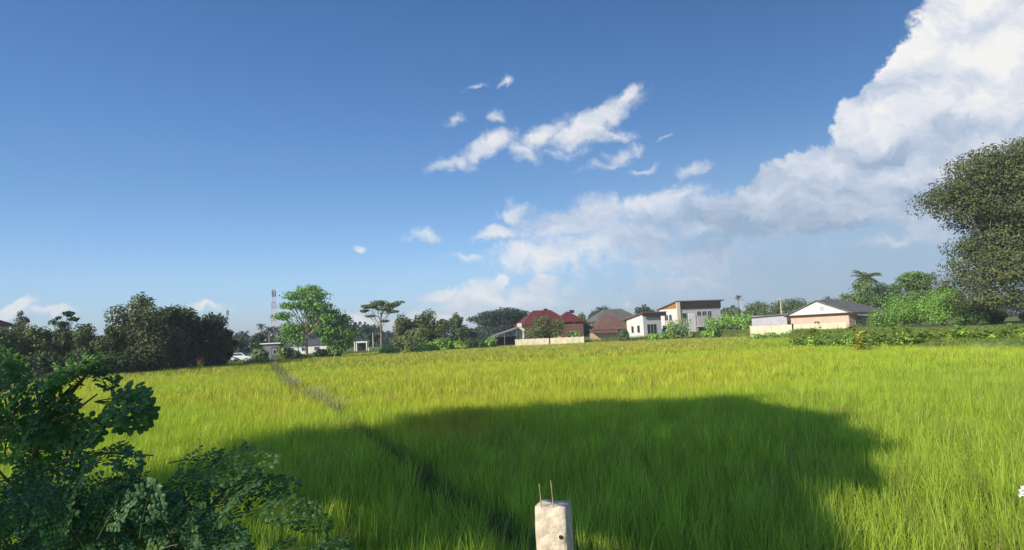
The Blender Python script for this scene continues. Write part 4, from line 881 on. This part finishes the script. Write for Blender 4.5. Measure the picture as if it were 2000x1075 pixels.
def spray(px, py, Y, ang, length, c=DG, tilt=0.0, depth=None, droop=.35, lf=.016, wid=.42, upv=None):
    """a leaf whose base is at a pixel, running at an angle (deg, 0 = right, 90 = up) in the plane facing the road"""
    a = R(ang); d = Vector((math.cos(a), rs.uniform(-.35, .35) if depth is None else depth, math.sin(a)+tilt)); up = Vector(upv) if upv else Vector((rs.uniform(-.3, .3), rs.uniform(-.9, -.2), 1)).normalized()
    frond(gl, grc, loc(px, py, Y), d, length, up, npin=max(4, int(length/.032)), lf=lf, c=c, droop=droop, rn_=rs, wid=wid)
# the two domed leaves at the top
for k in range(5): spray(160, 752, 1.97+.02*k, 112+16*k, .105+.008*k, LG if k < 3 else DG, droop=1.9, lf=.014, wid=.36, upv=(.0, -.35, 1))
for k in range(9): spray(166-4*k, 742+rs.uniform(-4, 6), 1.93+.015*k, 118+6.5*k, .125, LG, droop=1.5, lf=.0115, wid=.40, upv=(-.2, -.75, .8))
for k in range(4): spray(162, 740, 1.95+.02*k, 42+12*k, .115, BG if k < 2 else DG, droop=1.6, lf=.013, wid=.34, upv=(0, -.35, 1))
for k in range(4): spray(185, 785, 1.9+.03*k, 10-9*k, .155, DG, droop=.25, lf=.024, wid=.36, upv=(0, -.75, .7))
for k in range(3): spray(150, 800, 1.95, 250+25*k, .10, DG, lf=.022, upv=(0, -.7, .7))
for px, py, n_, ln in ((25, 770, 5, .12), (75, 760, 4, .10), (10, 820, 6, .15), (50, 840, 5, .14), (15, 900, 6, .16), (100, 870, 5, .13), (150, 900, 5, .15), (-30, 800, 5, .17), (95, 800, 3, .11), (0, 860, 5, .15)):
    for i in range(n_): spray(px+rs.uniform(-18, 18), py+rs.uniform(-18, 18), 2.0+rs.uniform(-.15, .25), rs.uniform(-50, 230), ln*rs.uniform(.7, 1.15), rs.choice((DG, DG, DG, LG)), lf=rs.uniform(.014, .020), wid=.36)
for px, py, n_, ln in ((215, 890, 3, .13), (180, 945, 4, .15), (120, 980, 5, .2), (40, 985, 6, .18), (240, 1010, 5, .18),
                       (150, 1050, 9, .20), (50, 1060, 9, .20), (270, 1070, 9, .20), (380, 1085, 8, .18), (490, 1085, 7, .16), (580, 1095, 5, .14), (0, 940, 5, .16), (330, 1060, 5, .16)):
    for i in range(n_): spray(px+rs.uniform(-25, 25), py+rs.uniform(-12, 25), 1.95+rs.uniform(-.2, .2), rs.choice((rs.uniform(-20, 50), rs.uniform(-20, 50), rs.uniform(130, 200))), ln*rs.uniform(.65, 1.05), rs.choice((DG, BG, BG, DG)), lf=rs.uniform(.011, .016), droop=.6, wid=.34)
for k in range(70):
    spray(rs.uniform(-20, 420), rs.uniform(1010, 1100), 1.9+rs.uniform(-.25, .2), rs.uniform(-30, 200), rs.uniform(.12, .2), rs.choice((DG, BG, BG)), lf=rs.uniform(.011, .015), droop=.6, wid=.36)
# separate long leaves reaching out to the right over the rice
for px, py, an, ln in ((330, 905, 12, .24), (380, 925, 26, .24), (420, 965, 22, .2), (440, 985, 30, .22), (480, 1010, 18, .2), (540, 1015, 5, .16), (300, 950, 8, .2)):
    spray(px, py, 2.0+rs.uniform(-.1, .1), an, ln, rs.choice((DG, BG)), lf=.014, droop=.5, wid=.26, upv=(0, -.6, .8))
gl.build('foliage', SHRUB, SH); grc.build('leaf_stalk', SHRUB, SH)
# ------------------------------------------------------------------ the big roadside trees behind the viewer that shade the near rice
def shp(lst): return [e2(px, py, .9) for px, py in lst]
SHADE = shp([(180, 905), (300, 872), (420, 848), (540, 826), (640, 818), (740, 806), (760, 796), (900, 782), (1050, 773), (1200, 767), (1350, 762), (1460, 761), (1560, 780), (1650, 808), (1700, 855),
             (1640, 900), (1560, 940), (1520, 985), (1530, 1040), (1540, 1110), (1120, 1110), (1050, 1005), (980, 960), (900, 965), (760, 940), (640, 925), (520, 905), (400, 915), (260, 960)])
def shade_leaves(n, poly, keep, gap, seed):
    P = np.array(poly); lo, hi = P.min(0)-1, P.max(0)+1; S = rng.random((n, 2))*(hi-lo)+lo
    S2 = S+np.stack([vnoise(S[:, 0]*.9, S[:, 1]*.9, seed)-.5, vnoise(S[:, 0]*.9, S[:, 1]*.9, seed+1)-.5], 1)*1.5+np.stack([vnoise(S[:, 0]*2.6, S[:, 1]*2.6, seed+7)-.5, vnoise(S[:, 0]*2.6, S[:, 1]*2.6, seed+8)-.5], 1)*.9
    k = inpoly(S2, poly) & (vnoise(S[:, 0]*1.6, S[:, 1]*1.6, seed+2) > gap); S = S[k]
    Hh = .9+(S[:, 1]+2.5)*.60+rng.random(len(S))*4.2*vnoise(S[:, 0]*.3, S[:, 1]*.3, seed+4)+0.8
    t = (Hh-.9)/to_sun.z
    return np.stack([S[:, 0]+to_sun.x*t, S[:, 1]+to_sun.y*t, Hh], 1)
C1 = shade_leaves(25000, SHADE, 1, .07, 101)
C2 = shade_leaves(5200, shp([(520, 905), (760, 940), (900, 965), (980, 1000), (1000, 1110), (450, 1110), (260, 1000), (260, 960)]), 1, .52, 111)
# a low bough shading the shrub, leaving a few flecks of sun
nb = 2600; B = np.stack([rng.random(nb)*2.6-2.9, 1.7+rng.random(nb)*.8, 1.2+rng.random(nb)*1.35], 1); tt = 5+rng.random(nb)*3.5
B = B+np.array(to_sun)[None]*tt[:, None]; perp = B[:, 0]*.707-B[:, 1]*.707
B = B[(perp < -2.05) & (vnoise(B[:, 0]*2.2+B[:, 1], B[:, 2]*2.6, 121) > .56)]
ALL = np.concatenate([C1, C2])
tt = (ALL[:, 1]-2.0)/to_sun.y; sx = ALL[:, 0]-to_sun.x*tt; sz = ALL[:, 2]-to_sun.z*tt        # sun reaches the top of the shrub
ALL = ALL[~((np.abs(sx+1.45) < .95) & (sz < 3.5) & ((sz > 2.45) | ((sz > 1.3) & (vnoise(sx*2.4+5, sz*3.0, 131) > .5))))]; half = ALL[:, 0] < np.median(ALL[:, 0])
def bigtree(label, C, bx, by, size):
    t = thing('shade_tree', label, 'tree', (bx, by, .9), 0, 'roadside trees behind the viewpoint'); g = G(); Cl = C-np.array((bx, by, .9)); n = len(Cl)
    leafquads(g, Cl, np.array((0, 0, .5)), size, np.array((.05, .085, .025))*(.6+.8*rng.random(n))[:, None]); g.build('crown', LEAF, t)
    g = G(); top = Cl.mean(0)*np.array((.4, .4, .45)); g.tube([(0, 0, -.2), top*.5, top], [.42, .34, .28], 10)
    for i in rng.choice(n, 16): e_ = Vector(Cl[i]); s_ = Vector(top); g.tube([s_, s_.lerp(e_, .5)+Vector((0, 0, .5)), e_], [.16, .09, .03], 6)
    g.build('trunk', BARK, t)
a_, b2 = ALL[half], ALL[~half]
bigtree('tall roadside tree whose crown shades the left part of the near rice', np.concatenate([a_, B]), float(a_[:, 0].mean())-1, float(a_[:, 1].mean())-3, .42)
bigtree('tall roadside tree whose crown shades the middle of the near rice', b2, float(b2[:, 0].mean())-1, float(b2[:, 1].mean())-4, .42)
print('shade tree extents', ALL.min(0), ALL.max(0))

# ------------------------------------------------------------------ evening air: one even, closed box round everything
hm = bpy.data.materials.new('evening_haze'); hm.use_nodes = True; ht = hm.node_tree; ht.nodes.clear()
hv_ = ht.nodes.new('ShaderNodeVolumePrincipled'); hv_.inputs['Density'].default_value = 0.0004; hv_.inputs['Color'].default_value = (.86, .92, 1, 1); hv_.inputs['Anisotropy'].default_value = 0.0
ho = ht.nodes.new('ShaderNodeOutputMaterial'); ht.links.new(hv_.outputs[0], ho.inputs['Volume'])
hz = G().box(-6500, 6500, -6500, 6500, -1.2, 40).build('haze', hm, kind='stuff'); tag(hz, 'thin even haze that pales the far trees and mast', 'haze')
